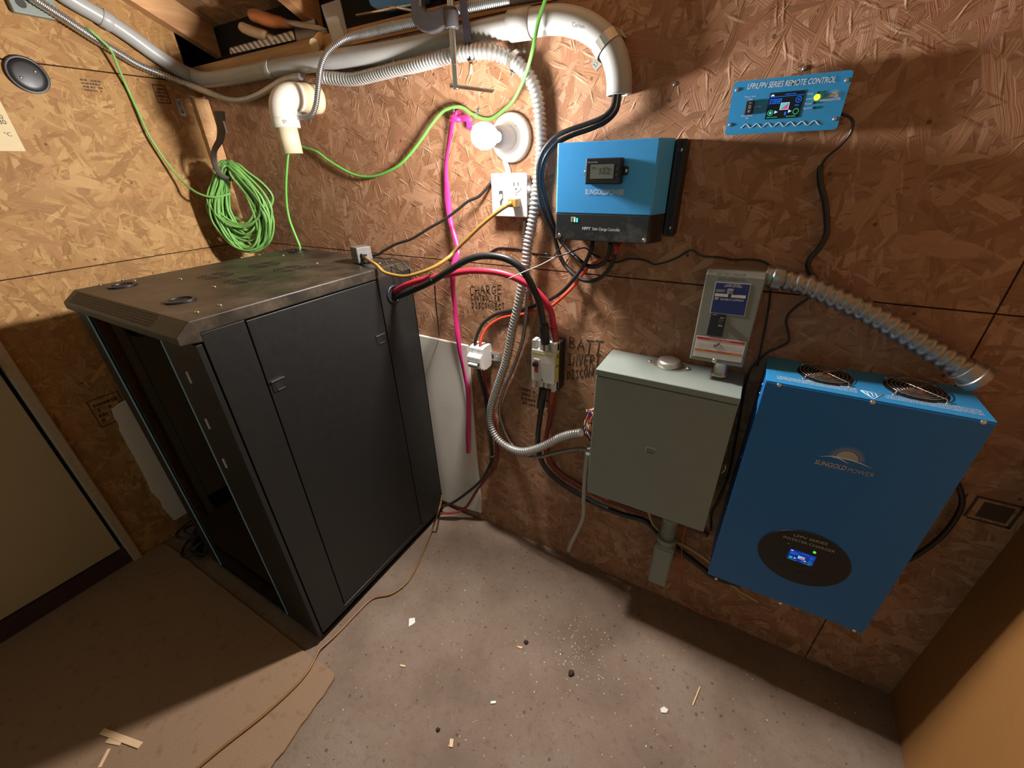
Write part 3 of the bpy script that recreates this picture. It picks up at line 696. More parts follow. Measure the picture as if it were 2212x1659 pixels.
# ================================================================== green cables, hook strap, coil
cord('green_cable', 'green', .0045, [(1.5904,-.078,1.8403),(1.5839,-.078,1.826),(1.567,-.078,1.7922),(1.5513,-.075,1.745),(1.518,-.05,1.7023),(1.4735,-.0313,1.6573),(1.4308,-.02,1.6358),(1.3898,-.01,1.6222),(1.358,-.008,1.6243),(1.3255,-.0119,1.6372),(1.3007,-.0153,1.6529),(1.2755,-.018,1.6567),(1.2311,-.0175,1.65),(1.1832,-.0168,1.6209),(1.1131,-.0157,1.5674),(1.0345,-.0147,1.5193),(.9482,-.0139,1.4922),(.8722,-.0132,1.4831),(.7934,-.0126,1.4943),(.6933,-.0116,1.5346),(.6288,-.0109,1.569),(.5607,-.0103,1.5849),(.5254,-.01,1.5983)], 'bright green cable draped across the wall past the lamp holder', 'cable')
cord('green_cable', 'green', .0042, [(.6561,-.13,1.5794),(.6301,-.13,1.5554),(.5674,-.1194,1.4749),(.5253,-.1108,1.4041),(.5049,-.1039,1.3439),(.5053,-.0968,1.2831),(.508,-.0917,1.2383),(.4953,-.09,1.2209)], 'green cable dropping from the white elbow pipe into the cabinet lid', 'cable')
# coil hung on a webbing strap in the corner
cp, cu_ = V((.03, -.2, 0)), V((.35, .16, 0)).normalized(); cn = V((cu_.y, -cu_.x, 0))
def coilpt(s, z, d): return cp+cu_*s+Z*z+cn*d
rr = random.Random(3); pts = []
for k in range(38):
    wl = rr.uniform(.42, 1.0); zb = 1.203+rr.uniform(0, 1)**2.2*.13; sl = .215-.155*wl*rr.uniform(.85, 1.05); sr = .215+.150*wl*rr.uniform(.75, 1.02)
    zt = 1.535+rr.uniform(-.012, .02); dd = rr.uniform(-.028, .028); n_ = 14
    for i in range(n_):
        a = 2*math.pi*i/n_+math.pi/2
        cx_, cz_ = math.cos(a), math.sin(a)
        zc = (zt+zb)/2; hz = (zt-zb)/2
        zz = zc+hz*cz_; f_ = (1-cz_)/2                       # 0 at the top, 1 at the bottom
        wd = (.30+.70*min(1, f_*1.9)) if cz_ > -.2 else 1.0
        sc_ = (.215 if cx_ == 0 else .215)+(sr-.215 if cx_ > 0 else .215-sl)*cx_*wd-(1-f_)*.0
        sc_ += -.012*f_
        pts.append(coilpt(sc_, zz, dd+.006*math.sin(3*a+k)))
coil = thing('coiled_cable', coilpt(.215, 1.37, 0), 'coil of green cable hanging in the corner from a grey strap', 'coil')
obj('coil', MB().tube(spline(pts, .014), .0043, 7), 'green_faded', coil)
obj('cable_tail', MB().tube(spline([(.056,-.3356,1.9388),(.056,-.3098,1.9102),(.054,-.2915,1.8852),(.03,-.2794,1.8347),(.012,-.2679,1.7775),(.0173,-.2653,1.7128),(.0234,-.2608,1.635),(.03,-.2403,1.5531),(.06,-.2213,1.4823),(.12,-.2111,1.4401),(.17,-.1795,1.4232),(.2,-.1266,1.4336)], .012), .0042, 8), 'green_faded', coil)
st = [coilpt(.240, 1.712, .000), coilpt(.236, 1.66, .012), coilpt(.222, 1.62, .02), coilpt(.205, 1.58, .050), coilpt(.200, 1.53, .058), coilpt(.206, 1.497, .048), coilpt(.216, 1.484, .0), coilpt(.222, 1.50, -.045)]
hs = thing('hanging_strap', st[0], 'twisted grey webbing strap holding up the green coil', 'strap')
obj('webbing', MB().tube(spline(st, .008), [.022-.0105*min(1, i/18) for i in range(len(spline(st, .008)))], 10, True, .13, cn), 'strap', hs)
obj('buckle', MB().obox(coilpt(.252, 1.64, .012), cu_*.006, Z*.04, cn*.003), 'steel', hs, .001)
# ================================================================== straps and clips
def strap2(name, t0, t1, c, r, label, mat='zinc', w=.016, group=None):
    """two-hole strap: tab points t0, t1 on the wall, bowed over a tube of radius r"""
    t0, t1, c = V(t0), V(t1), V(c); d = (t1-t0).normalized(); n_ = F; s = d.cross(n_).normalized()*w
    o = thing(name, c, label, 'strap', group)
    mid = (t0+t1)/2; L_ = (t1-t0).length/2; R = r+.0016; hc_ = max(-c.y, r*.8); off = (c-mid).dot(d); ctr = mid+d*off
    prof = [t0-d*.006+n_*.001]
    prof += [ctr-d*R*1.02+n_*.001]
    for i in range(9):
        a = math.pi*(1-i/8); prof.append(ctr+d*(R*math.cos(a))+n_*(hc_+R*max(0, math.sin(a))))
    prof += [ctr+d*R*1.02+n_*.001, t1+d*.006+n_*.001]
    mb = MB(); th = .0013
    ringA = [[p-s/2, p+s/2, p+s/2+n_*th, p-s/2+n_*th] for p in prof]
    mb.loft(ringA, True, False)
    obj('band', mb, mat, o)
    for t_ in (t0, t1): screw(t_+n_*.0022, F, .0042, o, 'chrome')
    return o
strap2('pipe_strap', (1.7385,.0,1.7585), (1.6799,.0,1.7111), (1.7203,-.034,1.7354), .0305, 'zinc strap holding the grey conduit elbow to the wall', w=.022)
strap2('pipe_strap', (1.4883,.0,1.7578), (1.4534,.0,1.7168), (1.4811,-.022,1.733), .0218, 'zinc strap on the bend of the thick corrugated conduit', w=.012)
strap2('pipe_strap', (1.3433,.0,1.6455), (1.3164,.0,1.6083), (1.3365,-.006,1.628), .006, 'small clip holding the green cable left of the bulb', w=.008)
strap2('pipe_strap', (1.0841,.0,1.7996), (1.0893,.0,1.7442), (1.1035,-.022,1.7685), .0207, 'zinc strap under the straight run of thick corrugated conduit', w=.012)

# ================================================================== conduits
pv = [(.03,-.3687,2.0288),(.03,-.3361,2.0087),(.03,-.2671,1.9768),(.03,-.213,1.9464),(.032,-.1448,1.8986),(.034,-.0811,1.8614)]+[(.045, -.041, 1.845)]+[(.1244,-.042,1.827),(.2741,-.032,1.8223),(.5162,-.03,1.8209),(.8123,-.029,1.8126),(1.0611,-.028,1.8044),(1.2719,-.028,1.8032),(1.4102,-.03,1.8055),(1.5007,-.034,1.804),(1.5477,-.034,1.8026)]
pc = thing('grey_conduit', V(pv[9]), 'fat grey plastic conduit along the top of the wall with elbow', 'conduit')
obj('pipe', MB().tube(spline(pv, .012), .0255, 20), 'pvc', pc)
ep = [(1.479,-.034,1.8044),(1.5294,-.034,1.8035),(1.5941,-.034,1.7995),(1.6538,-.034,1.783),(1.7015,-.034,1.7549),(1.7307,-.034,1.726),(1.7467,-.034,1.6918),(1.7525,-.034,1.6656),(1.7536,-.034,1.6437)]
el = obj('elbow', MB().tube(spline(ep, .008), .0285, 22, False), 'pvc', pc)
e_ = spline(ep, .008)
obj('elbow_mouth', MB().ring(e_[-1]-(e_[-1]-e_[-2]).normalized()*.002, e_[-1]-e_[-2], .024, .0287, .003, 22), 'pvc', el)
obj('coupling', MB().tube([(1.4713,-.034,1.8046),(1.4994,-.034,1.8042),(1.5294,-.034,1.803)], .0315, 22), 'pvc', pc)
j = spline(pv, .012); 
for p_ in ((.5162,-.034,1.8191), (.03,-.2676,1.9755)):
    k = min(range(len(j)), key=lambda i: (j[i]-V(p_)).length); d_ = (j[k+1]-j[k-1]).normalized()
    obj('joint_collar', MB().tube([j[k]-d_*.014, j[k]+d_*.014], .0282, 22), 'pvc', pc, .001)
t_o = [(1.645,-.0665,1.7749),(1.6736,-.0665,1.7671)]; text('print', 'Carlon', t_o[0], V(t_o[1])-V(t_o[0]), Z, 'print_dark', el, width=(V(t_o[1])-V(t_o[0])).length)
o = obj('flexible_conduit', corrugated([(.045,-.4528,1.9994),(.045,-.4339,1.9849),(.036,-.3749,1.9513),(.028,-.3144,1.9153),(.026,-.2606,1.8857),(.026,-.211,1.8588),(.032,-.1452,1.8379),(.05,-.0779,1.8153)]+[(.1738,-.068,1.7777),(.2375,-.045,1.7557),(.309,-.03,1.7499),(.3949,-.022,1.7593),(.498,-.0343,1.771),(.5746,-.044,1.7799),(.6368,-.05,1.7822),(.6847,-.05,1.7812)], lambda s: .0140-.0042*min(1, s*1.9), .0080, .0013), 'steel')
tag(o, 'thin corrugated steel conduit from the left wall rising into the thick one', 'conduit')
o = obj('flexible_conduit', corrugated([(.7731,-.05,1.7714),(.8111,-.036,1.7657),(.8965,-.024,1.7566),(1.0014,-.028,1.7585),(1.1061,-.038,1.7607),(1.1745,-.047,1.7596),(1.2891,-.057,1.7636),(1.3603,-.057,1.764),(1.4104,-.052,1.7608),(1.4412,-.036,1.7532),(1.4679,-.022,1.7401),(1.4944,-.0224,1.7213),(1.5208,-.0228,1.6949),(1.5368,-.0233,1.6627),(1.5438,-.0238,1.6277),(1.5486,-.0245,1.5763),(1.5492,-.0251,1.5295),(1.5456,-.0256,1.4898),(1.5389,-.026,1.4533),(1.5372,-.034,1.415),(1.5343,-.0369,1.3813),(1.5255,-.0405,1.3377),(1.5167,-.045,1.2821),(1.5127,-.047,1.2375),(1.4966,-.049,1.1642),(1.4797,-.0481,1.0958),(1.46,-.0471,1.0244),(1.4382,-.046,.9305),(1.4097,-.045,.8464),(1.3749,-.044,.7548),(1.353,-.0453,.6823),(1.3496,-.0465,.6117),(1.3773,-.0477,.555),(1.4362,-.049,.5289),(1.5039,-.06,.5447),(1.5778,-.068,.5954),(1.6487,-.075,.6627),(1.7012,-.09,.7069),(1.7397,-.1,.7312)], lambda s: .0165-.0036*min(1, max(0, (s-.27)*5)), .0112, .0025, 16), 'flex_steel')
tag(o, 'thick corrugated steel conduit looping down to the grey wall cabinet', 'conduit')
o = obj('armored_cable', corrugated([(1.4912,-.0125,1.3612),(1.4893,-.0126,1.3299),(1.4886,-.0128,1.2762),(1.4959,-.013,1.192),(1.5023,-.02,1.1351),(1.4979,-.0225,1.072),(1.4843,-.015,.9975),(1.4659,-.013,.9368),(1.4317,-.013,.8463),(1.3975,-.013,.7708),(1.3725,-.013,.67),(1.3841,-.013,.5979),(1.4156,-.013,.5274),(1.4492,-.017,.5073),(1.479,-.022,.5007),(1.5116,-.037,.5093),(1.5448,-.055,.5296),(1.5767,-.057,.5449),(1.6451,-.062,.5922),(1.7151,-.075,.64),(1.7781,-.1,.6772)], .0062, .0075, .0011, 12), 'steel_dark')
tag(o, 'thin armored cable behind the thick conduit below the outlet', 'cable')
cc_ = thing('cable_connector', (1.5214,-.02,1.4436), 'steel cable connector at the right side of the outlet box', 'connector')
p0, p1 = V((1.5054,-.02,1.4672)), V((1.5224,-.022,1.4259))
obj('body', MB().tube([p0, p0.lerp(p1, .35), p0.lerp(p1, .36), p1], [.009, .009, .012, .0115], 14), 'steel_dark', cc_)
obj('clamp_plate', MB().obox(p1+V((-.011, .004, -.022)), (.022, 0, 0), (0, -.012, 0), (0, 0, .026)), 'steel_dark', cc_, .001); screw(p1+V((0, -.009, -.006)), F, .004, cc_)
o = obj('flexible_conduit', corrugated([(.7069,-.105,1.665),(.7293,-.1,1.6613),(.7572,-.096,1.6686),(.7814,-.094,1.6908),(.8027,-.094,1.7231),(.8187,-.092,1.7549),(.8362,-.09,1.7855),(.8682,-.085,1.816),(.9071,-.075,1.8345),(.9436,-.055,1.8492),(1.0177,-.042,1.8533),(1.1255,-.038,1.8546),(1.1864,-.036,1.8534),(1.2757,-.036,1.8557),(1.364,-.036,1.857),(1.4561,-.036,1.8542),(1.566,-.036,1.8492)], lambda s: .0078+.0045*min(1, max(0, (s-.32)*9)), .0058, .0010, 12), 'steel_dark')
tag(o, 'corrugated conduit curving up from the white elbow pipe over the grey conduit', 'conduit')

# white elbow pipe stub out of the wall
we = thing('elbow_pipe', (.675, 0, 1.725), 'white plastic elbow pipe out of the wall pointing down', 'pipe')
wp = V((.66, -.13, 1.56))
obj('wall_stub', MB().lathe([(0, .0430), (.020, .0430), (.0201, .040), (.034, .040), (.0341, .0440), (.052, .0435), (.0521, .041), (.070, .041)], (.682, 0, 1.722), V((-.06, -1, .02)), 32), 'cream_pvc', we)
obj('stub_ring', MB().ring((.6803, -.026, 1.7225), V((-.06, -1, .02)), .0385, .0415, .008, 32), 'cream_dark', we)
ea = [V((.677, -.062, 1.7235)), V((.673, -.085, 1.7235)), V((.668, -.108, 1.717)), V((.664, -.124, 1.700)), V((.662, -.130, 1.678)), V((.661, -.130, 1.650))]
obj('elbow', MB().tube(spline(ea, .006), .0415, 28), 'white_pvc', we)
obj('elbow_collar', MB().lathe([(0, .0435), (.028, .0435), (.030, .041)], (.6605, -.130, 1.634), Z, 28), 'white_pvc', we)
obj('down_pipe', MB().lathe([(0, .0285), (0, .0322), (.084, .0326), (.084, .0285), (0, .0285)], wp, Z, 28, False), 'cream_pvc', we)
pm = [(.7086,-.1745,1.6432),(.7491,-.1745,1.6395)]; microtext('print', pm[0], V(pm[1])-V(pm[0]), Z, .022, .010, 3, 'print_dark', we, 4, .001)
cl = thing('conduit_connector', (.698, -.105, 1.664), 'small steel screw connector between corrugated conduit and white elbow', 'connector')
obj('body', MB().tube([(.6845,-.105,1.6742),(.6992,-.105,1.6694),(.7116,-.105,1.6647)], .0105, 14), 'steel', cl); screw((.7145,-.117,1.6714), F, .004, cl)

# generator conduit
gp = [(2.1439,-.055,1.2675),(2.1627,-.055,1.2652),(2.1784,-.055,1.2636),(2.2173,-.055,1.2561),(2.2688,-.055,1.2382),(2.3201,-.055,1.219),(2.37,-.055,1.1972),(2.4202,-.055,1.1712),(2.47,-.055,1.1459),(2.5066,-.055,1.1271),(2.5283,-.055,1.1138)]
gc = thing('corrugated_conduit', V(gp[5]), 'wide ribbed steel conduit sloping from breaker box to blue inverter', 'conduit')
obj('ribbed_tube', corrugated(gp, .0215, .0195, .0034, 18), 'steel_dark', gc)
obj('connector', MB().tube([(2.1364,-.055,1.2679),(2.1513,-.055,1.2672),(2.1523,-.055,1.2668),(2.172,-.055,1.264)], [.024, .024, .0275, .0275], 18), 'steel_dark', gc, .001)
obj('connector', MB().tube([(2.523,-.055,1.1169),(2.5421,-.055,1.1063),(2.5431,-.055,1.1055),(2.5562,-.055,1.0979)], [.0265, .0265, .030, .030], 18), 'steel_dark', gc, .001)

# ================================================================== pink tape
pk = [(1.2742,-.012,1.6406),(1.2632,-.02,1.6229),(1.2425,-.018,1.5753),(1.2225,-.014,1.5237),(1.2135,-.012,1.4794),(1.2138,-.012,1.409),(1.2203,-.016,1.3456),(1.2465,-.03,1.2868),(1.2617,-.05,1.2574),(1.2562,-.065,1.2273),(1.2489,-.07,1.1808),(1.2287,-.05,1.1185),(1.2228,-.04,1.0803),(1.2154,-.03,.9877),(1.2178,-.028,.8856),(1.2284,-.028,.7977),(1.2388,-.028,.7222),(1.23,-.027,.6109),(1.2193,-.027,.5202),(1.2077,-.026,.4034)]
pt = thing('flagging_tape', V(pk[0]), 'bright pink flagging tape knotted on a nail and hanging down the wall', 'tape')
P_ = spline(pk, .008); rb = []
for i, p in enumerate(P_):
    s = i/(len(P_)-1); tw = -.35+.30*math.sin(s*21)+.22*math.sin(s*9+1); wd_ = .0100*(1-.25*abs(math.sin(s*17)))
    d_ = V((math.cos(tw), -math.sin(tw), 0))*wd_; nn = V((math.sin(tw), math.cos(tw), 0))*.0006
    fold = V((math.sin(tw), math.cos(tw), 0))*.0028*math.sin(s*40)
    rb.append([p-d_-nn, p+fold-nn, p+d_-nn, p+d_+nn, p+fold+nn*1.5, p-d_+nn])
obj('tail', MB().loft(rb, True, True), 'pink', pt)
k0 = V((1.2752,-.02,1.6266)); kb = MB()
kb.tube(spline([k0+V((-.014, 0, .006)), k0+V((0, -.012, .004)), k0+V((.016, -.006, -.002)), k0+V((.010, .008, .008)), k0+V((-.006, .006, .012)), k0+V((-.012, -.006, -.004))], .004), .0075, 8)
obj('knot', kb, 'pink', pt)
t2 = [(1.2914,-.024,1.6276),(1.3133,-.03,1.6269),(1.3225,-.028,1.621),(1.3205,-.022,1.6103),(1.3152,-.018,1.6007)]
obj('short_tail', MB().tube(spline(t2, .005), .0085, 8, True, .16, F), 'pink', pt)
obj('loop', MB().tube(spline([(1.2682,-.02,1.6226),(1.2753,-.018,1.6402),(1.2798,-.012,1.6469),(1.291,-.018,1.6347),(1.2844,-.022,1.6214)], .004), .0045, 8), 'pink', pt)
tag(obj('nail', MB().lathe([(0, .0015), (.022, .0015), (.022, .004), (.024, .004)], (1.2711,.0,1.6473), F, 10), 'steel'), 'nail in the wall carrying the pink tape knot', 'nail')

# ================================================================== solar charge controller
cct = thing('charge_controller', (1.765, 0, 1.34), 'blue and black charge controller below the conduit elbow on the wall', 'charge controller')
hsn = MB(); hsn.box(1.612, 1.922, -.014, 0, 1.342, 1.549)
for k in range(9): hsn.box(1.640+k*.0335, 1.645+k*.0335, -.056, -.014, 1.345, 1.546)
hsn.box(1.898, 1.922, -.052, -.010, 1.342, 1.549)
obj('heat_sink', hsn, 'heat_sink', cct, .002)
for z_ in (1.527, 1.362): screw((1.911, -.052, z_), F, .005, cct)
zb, zs, zt = 1.330, 1.394, 1.551
def shell(za, zb_, mat, nm):
    m_ = MB()
    pr = [(1.622, -.055), (1.633, -.104), (1.637, -.1065), (1.872, -.1065), (1.877, -.104), (1.897, -.058), (1.897, -.052), (1.622, -.052)]
    m_.prism([(x, y, za) for x, y in pr], (0, 0, zb_-za)); return obj(nm, m_, mat, cct, .002)
sh = shell(zs+.0004, zt, 'blue_case', 'case')
bd = shell(zb, zs, 'black_band', 'lower_cover')
for px_ in [(1.6462,-.1065,1.34),(1.8675,-.1065,1.3391)]: screw(px_, F, .0052, bd)
def tline(s, pts, mat, par, size=None, bold=0.0, shear=0.0, nm='lettering', yd=Z):
    a, b = V(pts[0]), V(pts[1]); return text(nm, s, a, b-a, yd, mat, par, size, (b-a).length, bold, shear)
tline('SUNGOLDPOWER', [(1.7113,-.1072,1.439),(1.8074,-.1072,1.4381)], 'print_white', sh, .0118*1.38, .018)
tline('MPPT', [(1.7077,-.1072,1.3566),(1.7313,-.1072,1.3559)], 'print_white', bd, .0105, .02, .25); tline('Solar Charge Controller', [(1.7355,-.1072,1.3567),(1.8067,-.1072,1.3565)], 'print_white', bd, .0098, .008)
lq = [(1.6786,-.1068,1.3794),(1.6862,-.1068,1.3791),(1.6931,-.1068,1.3788)]
for p, m_ in zip(lq, ('print_grey', 'led_mint', 'led_cyan')):
    obj('indicator', MB().box(p[0]-.0022, p[0]+.0022, -.1074, -.1066, p[2]-.005, p[2]+.005), m_, bd)
microtext('lettering', V((1.6764,-.1068,1.3843)), X, Z, .020, .0035, 1, 'print_white', bd, 3)
# remote meter stuck on its face
q = [(1.7155,-.128,1.5163),(1.7984,-.128,1.5158),(1.8052,-.128,1.4598),(1.7165,-.128,1.463)]
mx0, mx1, mz0, mz1 = (q[0][0]+q[3][0])/2, (q[1][0]+q[2][0])/2, (q[2][2]+q[3][2])/2, (q[0][2]+q[1][2])/2
mt = thing('remote_meter', ((mx0+mx1)/2, -.107, mz0), 'small black display meter on the face of the blue charge controller', 'meter')
fr = obj('housing', MB().box(mx0, mx1, -.128, -.1068, mz0, mz1), 'black', mt, .003)
obj('mount_ear', MB().box(mx1-.002, mx1+.011, -.112, -.1068, (mz0+mz1)/2-.009, (mz0+mz1)/2+.009), 'black', mt, .002); screw((mx1+.007, -.112, (mz0+mz1)/2), F, .0038, mt)
obj('mount_ear', MB().box(mx0-.008, mx0+.002, -.112, -.1068, (mz0+mz1)/2-.009, (mz0+mz1)/2+.009), 'black', mt, .002); screw((mx0-.004, -.112, (mz0+mz1)/2), F, .0038, mt)
ld = obj('display', MB().box(mx0+.013, mx1-.017, -.1288, -.1275, mz0+.012, mz1-.013), 'lcd', mt)
text('digits', '53.2', (mx0+.034, -.1289, mz0+.022), X, Z, 'print_dark', ld, .017, .026, .01, .12)
text('digits', 'Vdc', (mx0+.044, -.1289, mz1-.022), X, Z, 'print_dark', ld, .007); text('digits', 'V', (mx1-.024, -.1289, mz0+.026), X, Z, 'print_dark', ld, .005)
microtext('digits', (mx0+.017, -.1289, mz1-.022), X, Z, .011, .006, 1, 'print_dark', ld, 7)
text('lettering', 'Remote Meter', (mx0+.006, -.1282, mz1-.0095), X, Z, 'print_white', fr, .0048, .024)
for z_ in (mz1-.022, mz0+.020): obj('button', disc((mx1-.009, -.128, z_), F, .0035, .0012, 14), 'dark_bar', mt)

# ================================================================== remote control panel
D = .030
q = [(1.9918,-.03,1.6478),(2.1911,-.03,1.6442),(2.1935,-.03,1.5501),(1.9959,-.03,1.5538)]
rx0, rx1 = (q[0][0]+q[3][0])/2, (q[1][0]+q[2][0])/2; rz0, rz1 = (q[2][2]+q[3][2])/2, (q[0][2]+q[1][2])/2
rp = thing('remote_control_panel', ((rx0+rx1)/2, 0, rz0), 'flat blue remote control panel with lit screen high on the wall', 'control panel')
def rrect(x0, x1, z0, z1, r, y, n_=6):
    out = []
    for cx_, cz_, a0 in ((x1-r, z1-r, 0), (x0+r, z1-r, 90), (x0+r, z0+r, 180), (x1-r, z0+r, 270)):
        for i in range(n_+1): a = math.radians(a0+90*i/n_); out.append((cx_+r*math.cos(a), y, cz_+r*math.sin(a)))
    return out
fp = obj('face_plate', MB().prism(rrect(rx0, rx1, rz0, rz1, .006, -D+.003), (0, -.003, 0)), 'blue', rp)
obj('rear_box', MB().box(rx0+.030, rx1-.030, -D+.003, 0, rz0+.012, rz1-.012), 'black', rp)
for a in [(2.0011,-.03,1.6318),(2.0004,-.03,1.5708),(2.1854,-.03,1.6306),(2.1844,-.03,1.5695)]: screw(a, F, .0036, rp)
tline('LFP/LFPV SERIES REMOTE CONTROL', [(2.0197,-.0304,1.6312),(2.168,-.0304,1.6293)], 'print_white', fp, .0135, .006, .18)
q = [(2.0633,-.03,1.6209),(2.1227,-.03,1.6212),(2.1239,-.03,1.5761),(2.0641,-.03,1.5765)]
sx0, sx1, sz0, sz1 = (q[0][0]+q[3][0])/2, (q[1][0]+q[2][0])/2, (q[2][2]+q[3][2])/2, (q[0][2]+q[1][2])/2
def screen(par, x0, x1, z0, z1, y, base, k=1):
    W_, H_ = x1-x0, z1-z0
    s_ = obj('screen', MB().prism(rrect(x0, x1, z0, z1, .0015, y), (0, -.0008, 0)), base, par)
    yy = y-.0011
    def R_(u0, u1, v0, v1, m_): obj('icon', MB().add([(x0+W_*u0, yy, z0+H_*v0), (x0+W_*u1, yy, z0+H_*v0), (x0+W_*u1, yy, z0+H_*v1), (x0+W_*u0, yy, z0+H_*v1)], [(0, 1, 2, 3)]), m_, s_)
    def G_(u, v, r, m_, th=.22): obj('icon', MB().lathe([(0, r*H_*(1-th)), (0, r*H_), (.0001, r*H_), (.0001, r*H_*(1-th))], (x0+W_*u, yy, z0+H_*v), F, 20, False), m_, s_)
    R_(.02, .98, .83, .85, 'scr_blue')
    microtext('icon', (x0+W_*.45, yy, z0+H_*.89), X, Z, W_*.5, H_*.05, 1, 'scr_blue', s_, 21)
    obj('icon', MB().prism([(x0+W_*(.09+.055*math.cos(a)), yy, z0+H_*(.87+.07*math.sin(a))) for a in [math.pi*i/8 for i in range(9)]], (0, -.0001, 0)), 'scr_white', s_)
    microtext('icon', (x0+W_*.05, yy, z0+H_*.58), X, Z, W_*.34, H_*.21, 3, 'scr_blue', s_, 22)
    R_(.02, .045, .52, .78, 'scr_deep')
    R_(.385, .635, .33, .60, 'scr_white')
    obj('icon', MB().add([(x0+W_*.40, yy-.0001, z0+H_*.345), (x0+W_*.62, yy-.0001, z0+H_*.585), (x0+W_*.40, yy-.0001, z0+H_*.585)], [(0, 1, 2)]), 'scr_cyan', s_)
    obj('icon', MB().add([(x0+W_*.40, yy-.0001, z0+H_*.345), (x0+W_*.62, yy-.0001, z0+H_*.345), (x0+W_*.62, yy-.0001, z0+H_*.585)], [(0, 1, 2)]), 'scr_pink', s_)
    G_(.13, .24, .115, 'scr_green'); obj('icon', disc((x0+W_*.13, yy, z0+H_*.24), F, H_*.055, .0001, 14), 'scr_cyan', s_)
    G_(.87, .24, .115, 'scr_green'); G_(.87, .68, .115, 'scr_blue'); obj('icon', disc((x0+W_*.87, yy, z0+H_*.68), F, H_*.035, .0001, 10), 'scr_blue', s_)
    for u in (.30, .70): obj('icon', MB().add([(x0+W_*(u-.05), yy, z0+H_*.20), (x0+W_*(u+.05), yy, z0+H_*.26), (x0+W_*(u-.05), yy, z0+H_*.32)], [(0, 1, 2)]), 'scr_white', s_)
    R_(.55, .60, .12, .25, 'scr_blue')
    microtext('icon', (x0+W_*.05, yy, z0+H_*.05), X, Z, W_*.32, H_*.05, 1, 'scr_green', s_, 23); microtext('icon', (x0+W_*.62, yy, z0+H_*.05), X, Z, W_*.32, H_*.05, 1, 'scr_green', s_, 24)
    microtext('icon', (x0+W_*.80, yy, z0+H_*.45), X, Z, W_*.14, H_*.06, 1, 'scr_blue', s_, 25)
    return s_
screen(rp, sx0, sx1, sz0, sz1, -D, 'scr_black')
sw = V((2.0313,-.03,1.5988)); sw_ = obj('power_switch', MB().box(sw.x-.0075, sw.x+.0075, -D-.005, -D, sw.z-.012, sw.z+.012), 'black', rp, .001)
obj('switch_rocker', MB().obox(sw+V((-.0055, -.005, -.010)), (.011, 0, 0), (0, -.0025, 0), (0, -.002, .020)), 'black_rubber', sw_)
text('lettering', 'I O II', sw+V((-.0015, -.0090, .008)), -Z, X, 'print_white', sw_, .0055, .016)
tline('Power Saver', [(2.0189,-.0304,1.6168),(2.0399,-.0304,1.6171)], 'print_white', fp, .0042); tline('Auto', [(2.0258,-.0304,1.6123),(2.0338,-.0304,1.6125)], 'print_white', fp, .0042)
tline('Power Saver', [(2.0186,-.0304,1.5839),(2.0402,-.0304,1.5837)], 'print_white', fp, .0042); tline('Off', [(2.0279,-.0304,1.5792),(2.033,-.0304,1.5793)], 'print_white', fp, .0042)
tline('Unit Off', [(2.0398,-.0304,1.5986),(2.0516,-.0304,1.5985)], 'print_white', fp, .004)
for ab, s_ in (([(2.1275,-.0304,1.6129),(2.1379,-.0304,1.6135)], 'Charger'), ([(2.1282,-.0304,1.6046),(2.138,-.0304,1.605)], 'Inverter'), ([(2.128,-.0304,1.5967),(2.1401,-.0304,1.5969)], 'Power'), ([(2.1277,-.0304,1.5891),(2.1413,-.0304,1.5897)], 'Remote')):
    tline(s_, ab, 'print_white', fp, .0046)
lp_ = V((2.1455,-.03,1.6077)); obj('status_light', MB().lathe([(0, .0052), (.003, .0048), (.0055, .003), (.0062, .0004)], lp_, F, 14), 'led_amber', rp)
for a in [(2.1458,-.03,1.6147),(2.1434,-.03,1.599),(2.1456,-.03,1.5905)]: obj('status_light', disc(a, F, .0022, .002, 10), 'black', rp)
wv_ = []
a, b = V((2.0227,-.0304,1.5667)), V((2.1631,-.0304,1.5653))
for i in range(113): s = i/112; wv_.append(a.lerp(b, s)+Z*.0034*math.sin(s*2*math.pi*7-1.2))
obj('wave_line', MB().tube(wv_, .0007, 5), 'print_white', fp)

# sun mark used on the blue units
def sun_mark(par, c, R, y, mat, rays=26, a0=8, a1=172, ux=X, uz=Z):
    c = V(c); mb = MB()
    half = [c+ux*(R*math.cos(math.pi*i/24))+uz*(R*math.sin(math.pi*i/24)) for i in range(25)]
    mb.add([h+F*.0004 for h in half], [tuple(range(25))])
    for k in range(rays):
        a = math.radians(a0+(a1-a0)*k/(rays-1)); d_ = ux*math.cos(a)+uz*math.sin(a); s_ = ux*(-math.sin(a))+uz*math.cos(a)
        L_, Rr = [], []
        for i in range(6):
            f_ = i/5; r_ = R*(1.10+.55*f_); wv = R*.05*math.sin(f_*5.5); wd_ = R*.038*(1-f_*.85)
            L_.append(c+d_*r_+s_*(wv+wd_)+F*.0004); Rr.append(c+d_*r_+s_*(wv-wd_)+F*.0004)
        mb.loft([L_, Rr], False, False, False)
    return obj('sun_mark', mb, mat, par)
def swoosh(par, P, w, mat):
    P = spline(P, .003); n_ = len(P); A_, B_ = [], []
    for i, p in enumerate(P):
        d_ = (P[min(i+1, n_-1)]-P[max(i-1, 0)]).normalized(); s_ = d_.cross(F); k = w*math.sin(math.pi*min(1, .04+.94*i/(n_-1)))
        A_.append(p+s_*k+F*.0006); B_.append(p-s_*k+F*.0006)
    return obj('swoosh_mark', MB().loft([A_, B_], False, False, False), mat, par)
c_ = V((2.1717,-.03,1.6063)); sun_mark(fp, c_, .0075, D, 'print_white', 14); swoosh(fp, [(2.1572,-.03,1.6057),(2.1694,-.03,1.6065),(2.183,-.03,1.6047)], .0006, 'print_white')
